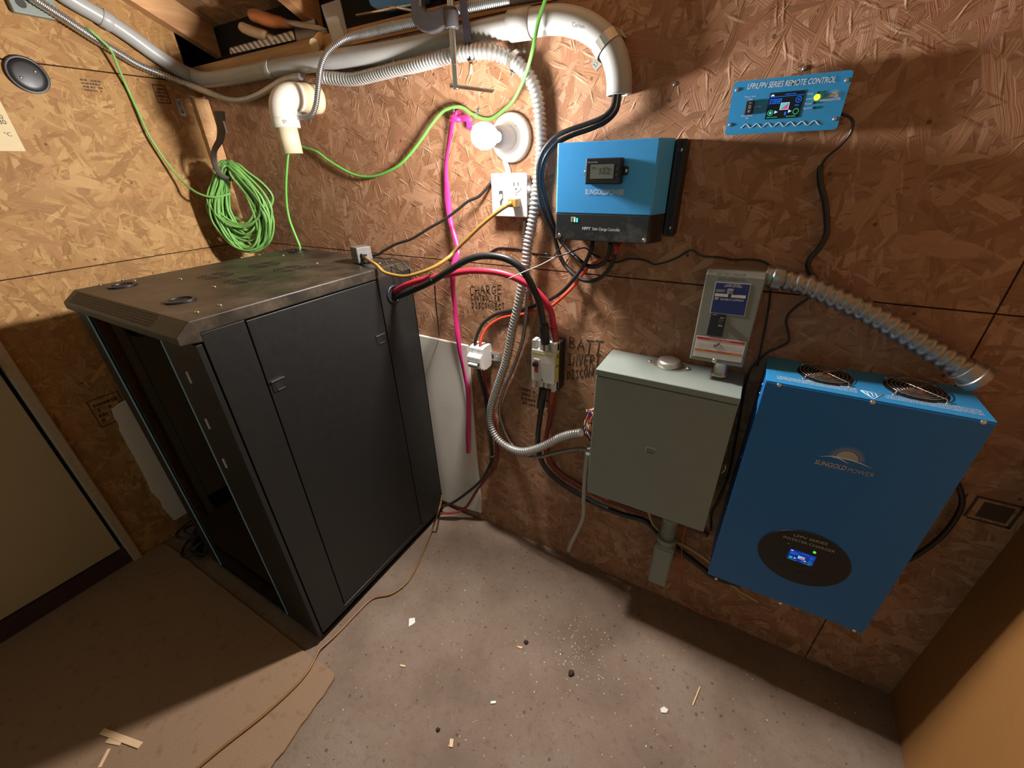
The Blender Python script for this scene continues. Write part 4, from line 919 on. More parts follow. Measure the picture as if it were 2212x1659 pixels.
tline('SUNGOLD', [(2.152,-.0304,1.6001),(2.1711,-.0304,1.6005)], 'print_white', fp, .0055, .01); tline('POWER', [(2.1718,-.0304,1.6004),(2.1841,-.0304,1.6005)], 'print_white', fp, .0055)

# ================================================================== breaker box fed from the generator
gx0, gx1, gz0, gz1, gy = 2.016, 2.1395, 1.049, 1.280, -.090
gb = thing('breaker_box', (2.078, 0, gz0), 'narrow grey breaker box with blue and white labels above the wall cabinet', 'breaker box')
obj('box', MB().box(gx0+.003, gx1-.003, gy+.012, 0, gz0+.003, gz1-.003), 'grey_gen', gb, .002)
gcv = obj('cover', MB().prism([(gx0, gy, gz0), (gx0, gy, gz1-.012), (gx0, gy+.008, gz1), (gx0, gy+.045, gz1), (gx0, gy+.045, gz0)], (gx1-gx0, 0, 0)), 'grey_gen', gb, .003)
def quad(nm, P4, mat, par, th=.0004, bevel=0): return obj(nm, MB().prism([V(p) for p in P4], F*th), mat, par, bevel)
def qpt(P4, u, v_): a, b, c, d = [V(p) for p in P4]; return a.lerp(b, u).lerp(d.lerp(c, u), v_)       # u right, v down
def sub(P4, u0, u1, v0, v1, lift=.0006): return [qpt(P4, u, v_)+F*lift for u, v_ in ((u0, v0), (u1, v0), (u1, v1), (u0, v1))]
E1 = -gy+.0003
B4 = [(2.0398,-.0903,1.2529),(2.1134,-.0903,1.2552),(2.1164,-.0903,1.1791),(2.0408,-.0903,1.1776)]
lab = quad('label', B4, 'label_white', gcv); quad('label_field', sub(B4, .022, .978, .02, .98), 'label_blue', lab)
ux = (V(B4[1])-V(B4[0])).normalized(); uz = (V(B4[0])-V(B4[3])).normalized(); LW = (V(B4[1])-V(B4[0])).length
def lt(s_, u, v_, w_, h_, mat, par, P4, lift=.0011, bold=0.0):
    o_ = qpt(P4, u, v_)+F*lift; return text('lettering', s_, o_, ux, uz, mat, par, h_, w_, bold)
lt('LOAD CENTER', .33, .085, LW*.40, .0052, 'label_white', lab, B4); lt('CENTRO DE CARGA', .26, .130, LW*.52, .0052, 'label_white', lab, B4)
quad('emblem', sub(B4, .385, .55, .185, .335, .0011), 'label_white', lab); quad('emblem', sub(B4, .40, .535, .20, .32, .0016), 'label_blue', lab); quad('emblem', sub(B4, .42, .515, .215, .305, .0021), 'label_white', lab); quad('emblem', sub(B4, .44, .495, .235, .285, .0026), 'print_dark', lab)
microtext('lettering', qpt(B4, .06, .30)+F*.001, ux, uz, LW*.27, .007, 2, 'print_grey', lab, 31); microtext('lettering', qpt(B4, .60, .30)+F*.001, ux, uz, LW*.32, .009, 3, 'label_blue', lab, 32)
quad('label_bar', sub(B4, .05, .43, .355, .445, .0011), 'label_white', lab); quad('label_bar', sub(B4, .52, .92, .355, .445, .0011), 'label_white', lab)
quad('emblem', sub(B4, .07, .17, .475, .555, .0011), 'label_white', lab); quad('emblem', sub(B4, .09, .15, .49, .54, .0016), 'label_blue', lab); text('lettering', 'D', qpt(B4, .105, .535)+F*.0021, ux, uz, 'label_white', lab, .006)
lt('SQUARE D COMPANY', .22, .555, LW*.68, .0075, 'label_white', lab, B4)
W4 = [(2.0215,-.0903,1.1157),(2.1338,-.0903,1.1173),(2.1339,-.0903,1.0623),(2.0219,-.0903,1.0594)]
lw_ = quad('warning_label', W4, 'label_white', gcv)
ux = (V(W4[1])-V(W4[0])).normalized(); uz = (V(W4[0])-V(W4[3])).normalized(); LW = (V(W4[1])-V(W4[0])).length
quad('label_bar', sub(W4, .02, .98, .04, .14), 'label_red', lw_); quad('label_bar', sub(W4, .02, .98, .60, .70), 'label_orange', lw_)
lt('DANGER / PELIGRO', .30, .125, LW*.40, .0046, 'label_white', lw_, W4); lt('WARNING / ADVERTENCIA', .24, .685, LW*.54, .0046, 'print_dark', lw_, W4)
for u_, v_, w_, h_, r_, sd in ((.04, .54, .40, .30, 6, 33), (.52, .54, .45, .30, 6, 34), (.04, .95, .92, .20, 4, 35)): microtext('lettering', qpt(W4, u_, v_)+F*.0006, ux, uz, LW*w_, .030*h_*1.6, r_, 'print_grey', lw_, sd, .0003, .35)
obj('bolt_mark', MB().tube([qpt(W4, .38, .35)+F*.001, qpt(W4, .46, .30)+F*.001, qpt(W4, .48, .22)+F*.001], .0009, 5).tube([qpt(W4, .40, .45)+F*.001, qpt(W4, .50, .24)+F*.001], .0009, 5), 'print_dark', lw_)
S4 = [(2.0452,-.0903,1.1763),(2.0781,-.0903,1.1775),(2.0793,-.0903,1.1214),(2.0439,-.0903,1.1208)]
br_ = quad('breaker', S4, 'black', gcv, .0012)
obj('breaker_handle', MB().prism(sub(S4, .60, .92, .22, .42, .0012), F*.006), 'dark_bar', br_, .001)
quad('breaker_mark', sub(S4, .62, .90, .48, .53, .0016), 'print_grey', br_); quad('breaker_mark', sub(S4, .62, .88, .14, .17, .0016), 'print_grey', br_); quad('breaker_mark', sub(S4, .1, .4, .03, .05, .0016), 'print_grey', br_)
tline('BATTERY CHARGER', [(2.0406,-.0906,1.2693),(2.0989,-.0906,1.2706)], 'print_dark', gcv, .0075); tline('FROM GENERATOR', [(2.0444,-.0906,1.2573),(2.0994,-.0906,1.2593)], 'print_dark', gcv, .0075)
screw((2.0749,-.0902,1.0558), F, .0062, gcv)
obj('nipple', MB().lathe([(0, .021), (.008, .021), (.009, .017), (.04, .017), (.052, .019)], (2.092, -.050, .9995), Z, 20), 'zinc', gb)

# ================================================================== grey wall cabinet
px0, px1, pz0, pz1, py = 1.788, 2.151, .540, .998, -.150
pn = thing('wall_cabinet', (1.97, 0, pz0), 'grey hinged wall cabinet left of the large blue inverter', 'electrical cabinet')
obj('box', MB().box(px0+.002, px1-.002, py+.008, 0, pz0+.002, pz1-.002), 'grey_box', pn, .002)
obj('top_lip', MB().box(px0, px1, py-.002, -.002, pz1-.020, pz1).box(px0, px1, py-.004, py+.006, pz1-.020, pz1-.001), 'grey_box', pn, .0015)
dp = obj('door', MB().box(px0+.001, px1-.001, py-.001, py+.006, pz0, pz1-.0235), 'grey_box', pn, .002)
lc = V((1.9662,-.151,.7747)); la = obj('latch', MB().box(lc.x-.013, lc.x+.013, -.1518, -.1505, lc.z-.010, lc.z+.010), 'grey_gen', dp)
obj('latch_lip', MB().prism([(lc.x-.013, -.1518, lc.z-.010), (lc.x-.013, -.1518, lc.z+.010), (lc.x+.016, -.1518, lc.z+.010), (lc.x+.016, -.1518, lc.z+.0085), (lc.x-.0115, -.1518, lc.z+.0085), (lc.x-.0115, -.1518, lc.z-.010)], (0, -.0016, 0)), 'chrome', la)  # chrome strip stands in for the highlight round the recessed latch
obj('latch_slot', MB().box(lc.x-.007, lc.x+.009, -.1522, -.1518, lc.z-.008, lc.z-.0065), 'print_dark', la)
obj('side_clip', MB().tube(spline([(px1+.001, -.118, .768), (px1+.009, -.122, .772), (px1+.009, -.124, .758), (px1+.003, -.122, .744)], .003), .0022, 6), 'chrome', pn)
hb = thing('hub_cover', (1.963, -.045, pz1), 'grey oval knockout cover screwed on top of the wall cabinet', 'cover')
fl = []
for i in range(40):
    a = 2*math.pi*i/40; r_ = .035+.023*abs(math.cos(a))**3; fl.append((1.963+r_*math.cos(a), -.045+.034*math.sin(a)*(1 if abs(math.cos(a)) < .8 else .85), pz1+.0005))
obj('flange', MB().prism(fl, (0, 0, .0025)), 'zinc', hb)
obj('dome', MB().lathe([(0, .033), (.008, .0325), (.014, .030), (.017, .024), (.018, .008), (.018, .0004)], (1.963, -.045, pz1+.003), Z, 30), 'zinc', hb)
for x_ in (1.911, 2.014): screw((x_, -.045, pz1+.003), Z, .005, hb)
# conduit body below it
cbx = thing('conduit_fitting', (2.05, -.085, .19), 'grey conduit fitting hanging under the wall cabinet down to the floor', 'fitting')
obj('nipple', MB().lathe([(0, .0235), (.10, .0235), (.1001, .0275), (.116, .0275), (.1161, .0245), (.16, .0245)], (2.054, -.085, .385), Z, 22), 'grey_box', cbx)
obj('collar', MB().lathe([(0, .031), (.022, .031)], (2.054, -.085, .384), Z, 22), 'grey_box', cbx, .002)
obj('body', MB().box(2.022, 2.086, -.118, -.052, .196, .386), 'grey_box', cbx, .010)
obj('body_cover', MB().box(2.028, 2.080, -.1215, -.1178, .206, .376), 'grey_box', cbx, .002)
cord('grey_tube', 'pvc', .0078, [(1.7557,-.07,.6313),(1.7517,-.065,.5861),(1.7507,-.066,.524),(1.7532,-.066,.4264),(1.7553,-.06,.3527),(1.75,-.0571,.2992),(1.7317,-.0532,.2232),(1.7139,-.05,.1579),(1.6968,-.04,.0831)], 'loose grey flexible tube left of the wall cabinet', 'tube')
wb = MB(); rr = random.Random(8); mats = ['copper', 'print_white', 'orange_cable', 'chip_light', 'label_blue', 'black']
for k in range(46):
    wb.cur = rr.randrange(6); pts = []
    a = rr.uniform(0, 6.28); r0 = rr.uniform(.008, .030)
    for i in range(5):
        s = i/4; b = a+s*rr.uniform(2, 4); rad = r0*(.5+math.sin(math.pi*s)*.9)
        pts.append(V((1.770+.014*math.sin(b)+rr.uniform(-.004, .004), -.10+rad*math.cos(b), .772+.100*(s-.5)+rr.uniform(-.006, .006))))
    wb.tube(spline(pts, .004), .0016, 5)
tag(obj('wire_bundle', wb, mats), 'tangled bundle of coloured wires at the left edge of the wall cabinet', 'wires')

# ================================================================== large blue inverter
ix0, ix1, iz0, iz1, iy = 2.190, 2.5725, .382, 1.0555, -.152
iv = thing('inverter', (2.38, 0, iz0), 'large blue inverter charger with two top fans mounted at right', 'inverter')
obj('body', MB().box(ix0+.0015, ix1-.0015, iy+.006, 0, iz0+.001, iz1-.002), 'blue_inv', iv, .002)
ip = MB().box(ix0, ix1, iy, iy+.0045, iz0, iz1-.0035)
fcv = obj('front_cover', ip, 'blue_inv', iv, .0015)
tpv = obj('top_plate', MB().box(ix0, ix1, iy+.001, -.002, iz1-.003, iz1), 'blue', iv, .001)
for a in [(2.2176,-.1522,1.0495),(2.3863,-.1522,1.0498),(2.5536,-.1522,1.0509),(2.2157,-.1522,.3764),(2.3847,-.1522,.3782),(2.5536,-.1522,.3828)]: screw(a, F, .0052, fcv)
for z_ in (1.02, .995, .80, .62, .40): screw((ix0+.001, -.10, z_), -X, .004, iv)
def fan(cx_, cy_):
    R = .0545; fb = obj('fan', MB().lathe([(0, R), (.0008, R)], (cx_, cy_, iz1), Z, 36), 'cab_dark', tpv)
    obj('fan_hub', MB().lathe([(0, .017), (.0008, .017), (.0016, .012)], (cx_, cy_, iz1+.0008), Z, 20), 'copper', fb)
    bl_ = MB()
    for k in range(7):
        a = 2*math.pi*k/7; a2 = a+.62
        bl_.add([(cx_+.017*math.cos(a), cy_+.017*math.sin(a), iz1+.0012), (cx_+.047*math.cos(a+.1), cy_+.047*math.sin(a+.1), iz1+.0012), (cx_+.047*math.cos(a2+.1), cy_+.047*math.sin(a2+.1), iz1+.0016), (cx_+.017*math.cos(a2), cy_+.017*math.sin(a2), iz1+.0016)], [(0, 1, 2, 3)])
    obj('fan_blades', bl_, 'black', fb)
    gd = MB()
    for r_ in (.012, .0195, .027, .0345, .042, .0495): gd.lathe([(0, r_-.0009), (.0009, r_), (0, r_+.0009), (-.0009, r_), (0, r_-.0009)], (cx_, cy_, iz1+.0060), Z, 40, False)
    for a in (45, 135):
        d_ = V((math.cos(math.radians(a)), math.sin(math.radians(a)), 0)); c = V((cx_, cy_, iz1+.0078)); gd.tube([c-d_*.059-Z*.006, c-d_*.056, c+d_*.056, c+d_*.059-Z*.006], .0012, 6)
    obj('fan_guard', gd, 'chrome', tpv)
    for a in (45, 135, 225, 315): screw((cx_+.060*math.cos(math.radians(a)), cy_+.060*math.sin(math.radians(a)), iz1), Z, .0042, tpv)
fan(2.308, -.063); fan(2.470, -.063)
tw = V((2.388, -.126, iz1+.0003)); tr_ = [tw+V((-.019, .010, 0)), tw+V((.019, .010, 0)), tw+V((0, -.021, 0))]
tm = MB()
for i in range(3): tm.tube([tr_[i], tr_[(i+1) % 3]], .0009, 5)
for k in (-.007, 0, .007): tm.tube(spline([tw+V((k-.002, .006, 0)), tw+V((k+.001, .001, 0)), tw+V((k-.001, -.004, 0)), tw+V((k+.002, -.009, 0))], .003), .0007, 5)
obj('hot_surface_mark', tm, 'print_white', tpv)
microtext('lettering', (2.362, -.110, iz1), -X, -Y, .150, .026, 4, 'print_white', tpv, 41, .0006, .35)
microtext('lettering', (2.560, -.110, iz1), -X, -Y, .150, .026, 4, 'print_white', tpv, 42, .0006, .35)
sun_mark(fcv, (2.3859,-.1523,.9009), .0205, 0, 'print_grey', 30, 2, 178)
swoosh(fcv, [(2.3372,-.1526,.8905),(2.3613,-.1526,.8993),(2.3911,-.1526,.9004),(2.4146,-.1526,.8973),(2.4344,-.1526,.8918)], .0016, 'print_white'); swoosh(fcv, [(2.3576,-.1528,.8968),(2.3722,-.1528,.8975),(2.3932,-.1528,.89)], .0013, 'print_white')
tline('SUNGOLD', [(2.333,-.1525,.8679),(2.3931,-.1525,.87)], 'print_grey', fcv, .0175, .03, .12); tline('POWER', [(2.3957,-.1525,.8686),(2.4421,-.1525,.8696)], 'print_grey', fcv, .0165, -.004, .18)
def ell(cx_, cz_, a_, b_, y, n_=60): return [(cx_+a_*math.cos(2*math.pi*i/n_), y, cz_+b_*math.sin(2*math.pi*i/n_)) for i in range(n_)]
oc = obj('display_panel', MB().prism(ell(2.387, .570, .1015, .093, -.1522), (0, -.002, 0)), 'black', fcv, .001)
obj('panel_rim', MB().tube([V(p) for p in ell(2.387, .570, .0995, .091, -.1542)]+[V(ell(2.387, .570, .0995, .091, -.1542)[0])], .0006, 5, False), 'dark_bar', oc)
tline('LFPV SERIES', [(2.3506,-.1548,.6359),(2.4216,-.1548,.6409)], 'print_grey', oc, .0125, .004); tline('INVERTER CHARGER', [(2.3312,-.1548,.6203),(2.4415,-.1548,.6242)], 'print_grey', oc, .0125, .004)
q = [(2.3538,-.1542,.5893),(2.4126,-.1542,.595),(2.4127,-.1542,.5545),(2.3563,-.1542,.5553)]
screen(oc, (q[0][0]+q[3][0])/2, (q[1][0]+q[2][0])/2, (q[2][2]+q[3][2])/2, (q[0][2]+q[1][2])/2, -.1542, 'scr_deep')
obj('status_light', disc((2.4048,-.1542,.605), F, .0032, .0015, 14), 'led_green', oc); obj('status_light', disc((2.3469,-.1542,.6056), F, .0015, .001, 10), 'print_grey', oc)
for k in range(4): obj('button', disc((2.345+k*.026, -.1542, .518), F, .007, .0012, 16), 'black_rubber', oc)

# ================================================================== disconnect breakers
bx0, bx1 = 1.547, 1.630
bk = thing('battery_breaker', (1.589, 0, .84), 'tall grey and black breaker with red toggle beside the BATT lettering', 'breaker')
obj('base', MB().box(bx0+.006, bx1+.002, -.044, 0, .832, 1.006), 'black', bk, .002)
fb = obj('face', MB().box(bx0, bx1, -.081, -.044, .872, .984), 'white_dirty', bk, .002)
for z0, z1 in ((.984, 1.014), (.842, .872)):
    for k, (a, b) in enumerate(((0, .012), (.028, .040), (.046, .056), (.070, .083))):
        e_ = .0 if k in (0, 3) else .008
        obj('terminal_shield', MB().box(bx0+a, bx0+b, -.076, -.046, z0+(e_ if z0 < .9 else 0), z1-(e_ if z0 > .9 else 0)), 'white_dirty', bk, .001)
    obj('terminal_shield', MB().box(bx0, bx1, -.060, -.044, z0, z1 if z0 < .9 else z1-.006), 'white_dirty', bk)
obj('yellow_stripe', MB().box(bx0+.006, bx1-.008, -.0816, -.081, .9715, .9755), 'yellow_label', fb)
tf = obj('toggle_frame', MB().box(bx0+.009, bx0+.032, -.0845, -.081, .900, .954), 'white_dirty', fb, .001)
obj('toggle_slot', MB().box(bx0+.013, bx0+.027, -.0849, -.0845, .906, .948), 'red_toggle', tf)
obj('toggle', MB().obox((bx0+.0115, -.0845, .928), (.017, 0, 0), (0, -.012, .003), (0, 0, .014)), 'black', tf, .001)
text('toggle_mark', 'I', (bx0+.019, -.0849, .911), X, Z, 'label_white', tf, .006)
microtext('rating_print', (bx0+.038, -.081, .885), X, Z, .038, .062, 9, 'print_grey', fb, 51, .0004, .3)
obj('test_button', disc((bx0+.040, -.081, .881), F, .003, .001, 12), 'print_dark', fb)
sl = obj('side_label', MB().add([(bx1+.0006, -.048, .876), (bx1+.0006, -.074, .876), (bx1+.0006, -.074, .978), (bx1+.0006, -.048, .978)], [(0, 1, 2, 3)]), 'yellow_label', bk)
obj('label_mark', MB().add([(bx1+.001, -.052, .930), (bx1+.001, -.072, .930), (bx1+.001, -.072, .935), (bx1+.001, -.052, .935)], [(0, 1, 2, 3)]).add([(bx1+.001, -.054, .958), (bx1+.001, -.062, .958), (bx1+.001, -.062, .972), (bx1+.001, -.054, .972)], [(0, 1, 2, 3)]), 'print_dark', sl)
mk = thing('small_breaker', (1.315, 0, .846), 'small white two pole breaker under the handwritten CHARGE lettering', 'breaker')
mx0, mx1 = 1.284, 1.343
obj('body', MB().prism([(mx0, 0, .862), (mx0, -.012, .850), (mx0, -.040, .848), (mx0, -.060, .852), (mx0, -.060, .934), (mx0, -.046, .938), (mx0, -.006, .938), (mx0, 0, .930)], (mx1-mx0, 0, 0)), 'white', mk, .0015)
nf = obj('nose', MB().prism([(mx0+.001, -.060, .858), (mx0+.001, -.074, .862), (mx0+.001, -.077, .870), (mx0+.001, -.077, .905), (mx0+.001, -.068, .913), (mx0+.001, -.060, .914)], (mx1-mx0-.002, 0, 0)), 'white', mk, .001)
obj('toggle_slot', MB().box(mx0+.004, mx1-.006, -.0776, -.077, .876, .887), 'print_dark', nf)
obj('toggle', MB().obox((mx0+.008, -.077, .878), (.038, 0, 0), (0, -.009, -.002), (0, 0, .006)), 'white', nf, .001)
obj('toggle_mark', MB().box(mx0+.006, mx0+.044, -.0776, -.077, .866, .8685), 'print_dark', nf)
microtext('rating_print', (mx0+.006, -.077, .892), X, Z, .044, .008, 2, 'print_grey', nf, 52)
for x_ in (mx0+.016, mx0+.042): screw((x_, -.060, .924), F, .0034, mk)
rl = obj('rail_end', MB().box(mx1, mx1+.040, -.008, 0, .872, .906), 'steel', mk, .001); obj('rail_slot', MB().box(mx1+.004, mx1+.012, -.0086, -.008, .880, .897), 'print_dark', rl); screw((mx1+.026, -.008, .890), F, .004, mk)

# ================================================================== power cables
def shrink(par, p0, p1, r, mat): obj('heat_shrink', MB().tube([V(p0), V(p0).lerp(V(p1), .06), V(p1)], [r*.92, r, r*1.02], 12), mat, par)
a = thing('battery_cable', (1.4895,-.14,1.276), 'thick black cable arching from the cabinet grommet to the tall breaker', 'cable')
wire('jacket', [(1.0530, -.148, 1.1115)]+[(1.1644,-.176,1.1558),(1.2535,-.188,1.1949),(1.3246,-.186,1.2334),(1.3817,-.172,1.2661),(1.4324,-.155,1.2797),(1.4925,-.145,1.2772),(1.5329,-.138,1.2599),(1.5578,-.13,1.2308),(1.5771,-.122,1.1913),(1.5871,-.112,1.1586),(1.5893,-.094,1.1071),(1.5901,-.082,1.0725),(1.5941,-.076,1.0362)], .0100, 'black_cable', parent=a, seg=12)
shrink(a, (1.5901,-.082,1.077), (1.5925,-.072,1.0096), .0145, 'black_rubber')
a = thing('battery_cable', (1.4738,-.13,1.2296), 'thick red cable arching from the cabinet grommet to the tall breaker', 'cable')
wire('jacket', [(1.0530, -.146, 1.1325)]+[(1.1241,-.156,1.165),(1.2056,-.158,1.1919),(1.247,-.156,1.2028),(1.2947,-.15,1.2132),(1.3568,-.142,1.227),(1.4091,-.132,1.2309),(1.4665,-.118,1.2263),(1.5142,-.106,1.2119),(1.5543,-.092,1.1882),(1.5821,-.08,1.1591),(1.6,-.072,1.1323),(1.6092,-.064,1.1022),(1.6127,-.056,1.0629),(1.6164,-.052,1.0315)], .0098, 'red_cable', parent=a, seg=12)
shrink(a, (1.6128,-.056,1.0599), (1.619,-.049,1.0043), .0115, 'red_shrink')
obj('tape_band', MB().tube([(1.6122,-.0568,1.0677),(1.6131,-.0568,1.0618)], .0116, 12), 'red_cable', a)
c1, c2 = V((1.261,-.1875,1.1991)), V((1.2359,-.1565,1.2004)); dd_ = (V((1.2915,-.187,1.214))-V((1.2291,-.187,1.1864))).normalized(); aa = (c1-c2).normalized(); bb = aa.cross(dd_).normalized(); hl = (c1-c2).length/2
tie = obj('cable_tie', MB().tube([(c1+c2)/2+aa*((hl+.0135)*math.cos(t_))+bb*(.0150*math.sin(t_)) for t_ in [2*math.pi*i/24 for i in range(25)]], .0014, 6), 'tie'); tag(tie, 'black cable tie around the red and black cables near the cabinet', 'cable tie')
cord('thin_lead', 'black_cable', .0022, [(1.2616,-.18,1.1823),(1.2323,-.15,1.1218),(1.1706,-.08,1.027),(1.1187,-.02,.935)], 'thin black lead hanging down the wall from the cable tie', 'wire')
a = thing('battery_cable', (1.7161,-.05,.4262), 'black cable from under the tall breaker sweeping along the wall to the inverter', 'cable')
wire('jacket', [(1.5841,-.06,.8366),(1.577,-.055,.7921),(1.5621,-.045,.7001),(1.5511,-.037,.6207),(1.5499,-.034,.5651),(1.5619,-.034,.5145),(1.584,-.034,.4733),(1.6375,-.034,.4328),(1.7108,-.034,.4061),(1.7998,-.034,.3858),(1.8908,-.034,.3804),(1.9735,-.028,.3814),(2.0353,-.027,.3367),(2.1048,-.027,.3005),(2.1775,-.03,.2664),(2.2241,-.045,.2607),(2.2957,-.06,.2903)], .0098, 'black_cable', parent=a, seg=12)
shrink(a, (1.5852,-.066,.8433), (1.5697,-.054,.7559), .0140, 'black_rubber')
a = thing('battery_cable', (1.7016,-.03,.4471), 'dull red cable following the black one under the wall cabinet', 'cable')
wire('jacket', [(1.6044,-.04,.8227),(1.5996,-.03,.7511),(1.5874,-.02,.6792),(1.5737,-.012,.6017),(1.5721,-.011,.5465),(1.5906,-.011,.4931),(1.6288,-.0112,.4556),(1.695,-.0116,.4298),(1.7903,-.012,.4112),(1.8824,-.0125,.4008),(1.9556,-.0128,.4039),(2.0415,-.0133,.4149),(2.1281,-.0137,.4087),(2.1723,-.014,.4038)], .0090, 'maroon', parent=a, seg=12)
shrink(a, (1.6043,-.04,.8281), (1.5969,-.027,.7295), .0115, 'red_shrink')
cord('breaker_wire', 'black_cable', .0058, [(1.301,-.045,.9359),(1.3043,-.045,.9526),(1.3099,-.035,.9818),(1.3304,-.02,1.0217),(1.3789,-.009,1.0557),(1.4391,-.0075,1.0768),(1.5023,-.0075,1.0948),(1.5534,-.02,1.1189),(1.5834,-.04,1.1356),(1.637,-.06,1.1743),(1.6747,-.065,1.2171),(1.7021,-.06,1.2584),(1.7155,-.055,1.2919),(1.7178,-.045,1.3207)], 'black wire from the small breaker up to the charge controller', 'wire')
cord('breaker_wire', 'orange_cable', .0052, [(1.3231,-.045,.9382),(1.3265,-.045,.9566),(1.3292,-.035,.9763),(1.3449,-.02,1.0068),(1.3855,-.009,1.0383),(1.4383,-.007,1.0587),(1.4828,-.007,1.0699),(1.5332,-.012,1.0879),(1.5895,-.025,1.116),(1.6323,-.03,1.1548),(1.665,-.02,1.1937),(1.6959,-.018,1.2391),(1.7402,-.026,1.2687),(1.7782,-.028,1.2878),(1.791,-.03,1.3177)], 'orange red wire from the small breaker up to the charge controller', 'wire')
cord('breaker_wire', 'black_cable', .0065, [(1.3008,-.035,.8386),(1.3012,-.0316,.8197),(1.3035,-.024,.7772),(1.3065,-.01,.7053),(1.3141,-.009,.5963),(1.3204,-.009,.516),(1.3186,-.009,.407),(1.3045,-.018,.3528),(1.2652,-.0326,.275),(1.194,-.05,.1875),(1.1183,-.07,.1101),(1.0607,-.1,.0799)], 'black wire from under the small breaker down to the cabinet foot', 'wire')
cord('breaker_wire', 'maroon', .0058, [(1.3238,-.032,.8423),(1.3237,-.02,.7721),(1.3333,-.009,.6972),(1.3463,-.008,.5921),(1.3476,-.008,.4893),(1.3386,-.006,.3824),(1.2951,-.0159,.3007),(1.2411,-.0263,.2108),(1.2042,-.0342,.1359),(1.1712,-.04,.0789),(1.1311,-.07,.0567),(1.0613,-.1,.0442)], 'dark red wire beside the black one down to the cabinet foot', 'wire')
tag(obj('cable_clip', MB().ring((1.3262,-.012,.4267), V((0, -.3, 1)), .0085, .011, .006, 16), 'zinc'), 'small clip on the two wires below the small breaker', 'clip')
cord('solar_wire', 'black_cable', .0062, [(1.7462,-.04,1.6612),(1.7462,-.041,1.641),(1.7434,-.043,1.6187),(1.7242,-.048,1.6014),(1.6856,-.054,1.5895),(1.6438,-.062,1.579),(1.6087,-.066,1.5659),(1.5783,-.066,1.5388),(1.564,-.066,1.5077),(1.5628,-.066,1.4686),(1.5686,-.06,1.4139),(1.5809,-.046,1.3678),(1.5967,-.035,1.3277),(1.6077,-.028,1.2877),(1.6249,-.028,1.2537),(1.6598,-.04,1.2273),(1.6965,-.045,1.2121),(1.7294,-.045,1.2141),(1.7571,-.048,1.2329),(1.7748,-.05,1.2599),(1.7813,-.05,1.2859),(1.7818,-.05,1.3203)], 'outer black wire from the conduit elbow looping under the charge controller', 'wire')
cord('solar_wire', 'black_cable', .0062, [(1.7527,-.026,1.6621),(1.7514,-.026,1.6419),(1.7491,-.028,1.6158),(1.7296,-.032,1.5955),(1.691,-.038,1.5804),(1.6479,-.044,1.5697),(1.6112,-.048,1.5552),(1.5815,-.05,1.5294),(1.5676,-.051,1.4988),(1.5661,-.05,1.4623),(1.5725,-.042,1.4219),(1.5868,-.028,1.3685),(1.6052,-.018,1.3207),(1.6398,-.022,1.2863),(1.6782,-.038,1.2649),(1.7163,-.05,1.2525),(1.7475,-.05,1.2613),(1.7648,-.05,1.2859),(1.7682,-.05,1.3195)], 'inner black wire from the conduit elbow looping under the charge controller', 'wire')
obj_ = obj('wire_sleeve', MB().tube([(1.7845,-.05,1.2921),(1.7843,-.05,1.3075),(1.783,-.05,1.3203)], .0075, 10), 'red_shrink'); tag(obj_, 'short red sleeve on a wire entering the charge controller', 'sleeve')

rc_ = thing('remote_cable', (2.2109,-.02,1.4229), 'flat black cable from the remote panel down behind the ribbed conduit', 'cable')
wire('lead', [(2.1891,-.02,1.5791),(2.2034,-.022,1.5743),(2.2155,-.024,1.5644),(2.2175,-.022,1.5438),(2.2068,-.018,1.5232),(2.1895,-.014,1.5018),(2.1858,-.012,1.4843)], .0026, 'black_cable', parent=rc_)
wire('sleeve', [(2.186,-.012,1.4894),(2.1864,-.012,1.4792),(2.1954,-.012,1.4523),(2.2109,-.012,1.4223),(2.2245,-.012,1.3852),(2.2317,-.012,1.3535),(2.2249,-.012,1.3229),(2.2174,-.012,1.3094),(2.2148,-.012,1.2929),(2.2228,-.012,1.276),(2.2366,-.012,1.2606),(2.2462,-.012,1.2415),(2.2409,-.012,1.2182)], .0058, 'black_cable', parent=rc_)
wire('lead', [(2.2418,-.012,1.2216),(2.2194,-.0129,1.1957),(2.2084,-.0135,1.1761),(2.207,-.0139,1.155),(2.2178,-.0145,1.1308),(2.2246,-.015,1.1079),(2.2137,-.0154,1.0925),(2.1909,-.0161,1.0746),(2.1771,-.0167,1.054),(2.167,-.0171,1.0336),(2.1599,-.0177,1.008),(2.1603,-.0188,.9455),(2.1667,-.02,.8737),(2.1735,-.0167,.7786),(2.1796,-.0127,.6569),(2.173,-.0098,.5574),(2.1642,-.008,.4957),(2.1696,-.0068,.4514),(2.1765,-.006,.422)], .0030, 'black_cable', parent=rc_)
cord('thin_lead', 'black_cable', .0022, [(1.3535,-.003,1.2556),(1.379,-.0029,1.2703),(1.4,-.0028,1.2759),(1.4669,-.0026,1.2758),(1.52,-.0026,1.2669),(1.5605,-.012,1.2646),(1.5822,-.026,1.2673),(1.5749,-.03,1.2741),(1.5629,-.03,1.272)], 'thin black lead from the pink tape toward the small wire knot', 'wire')
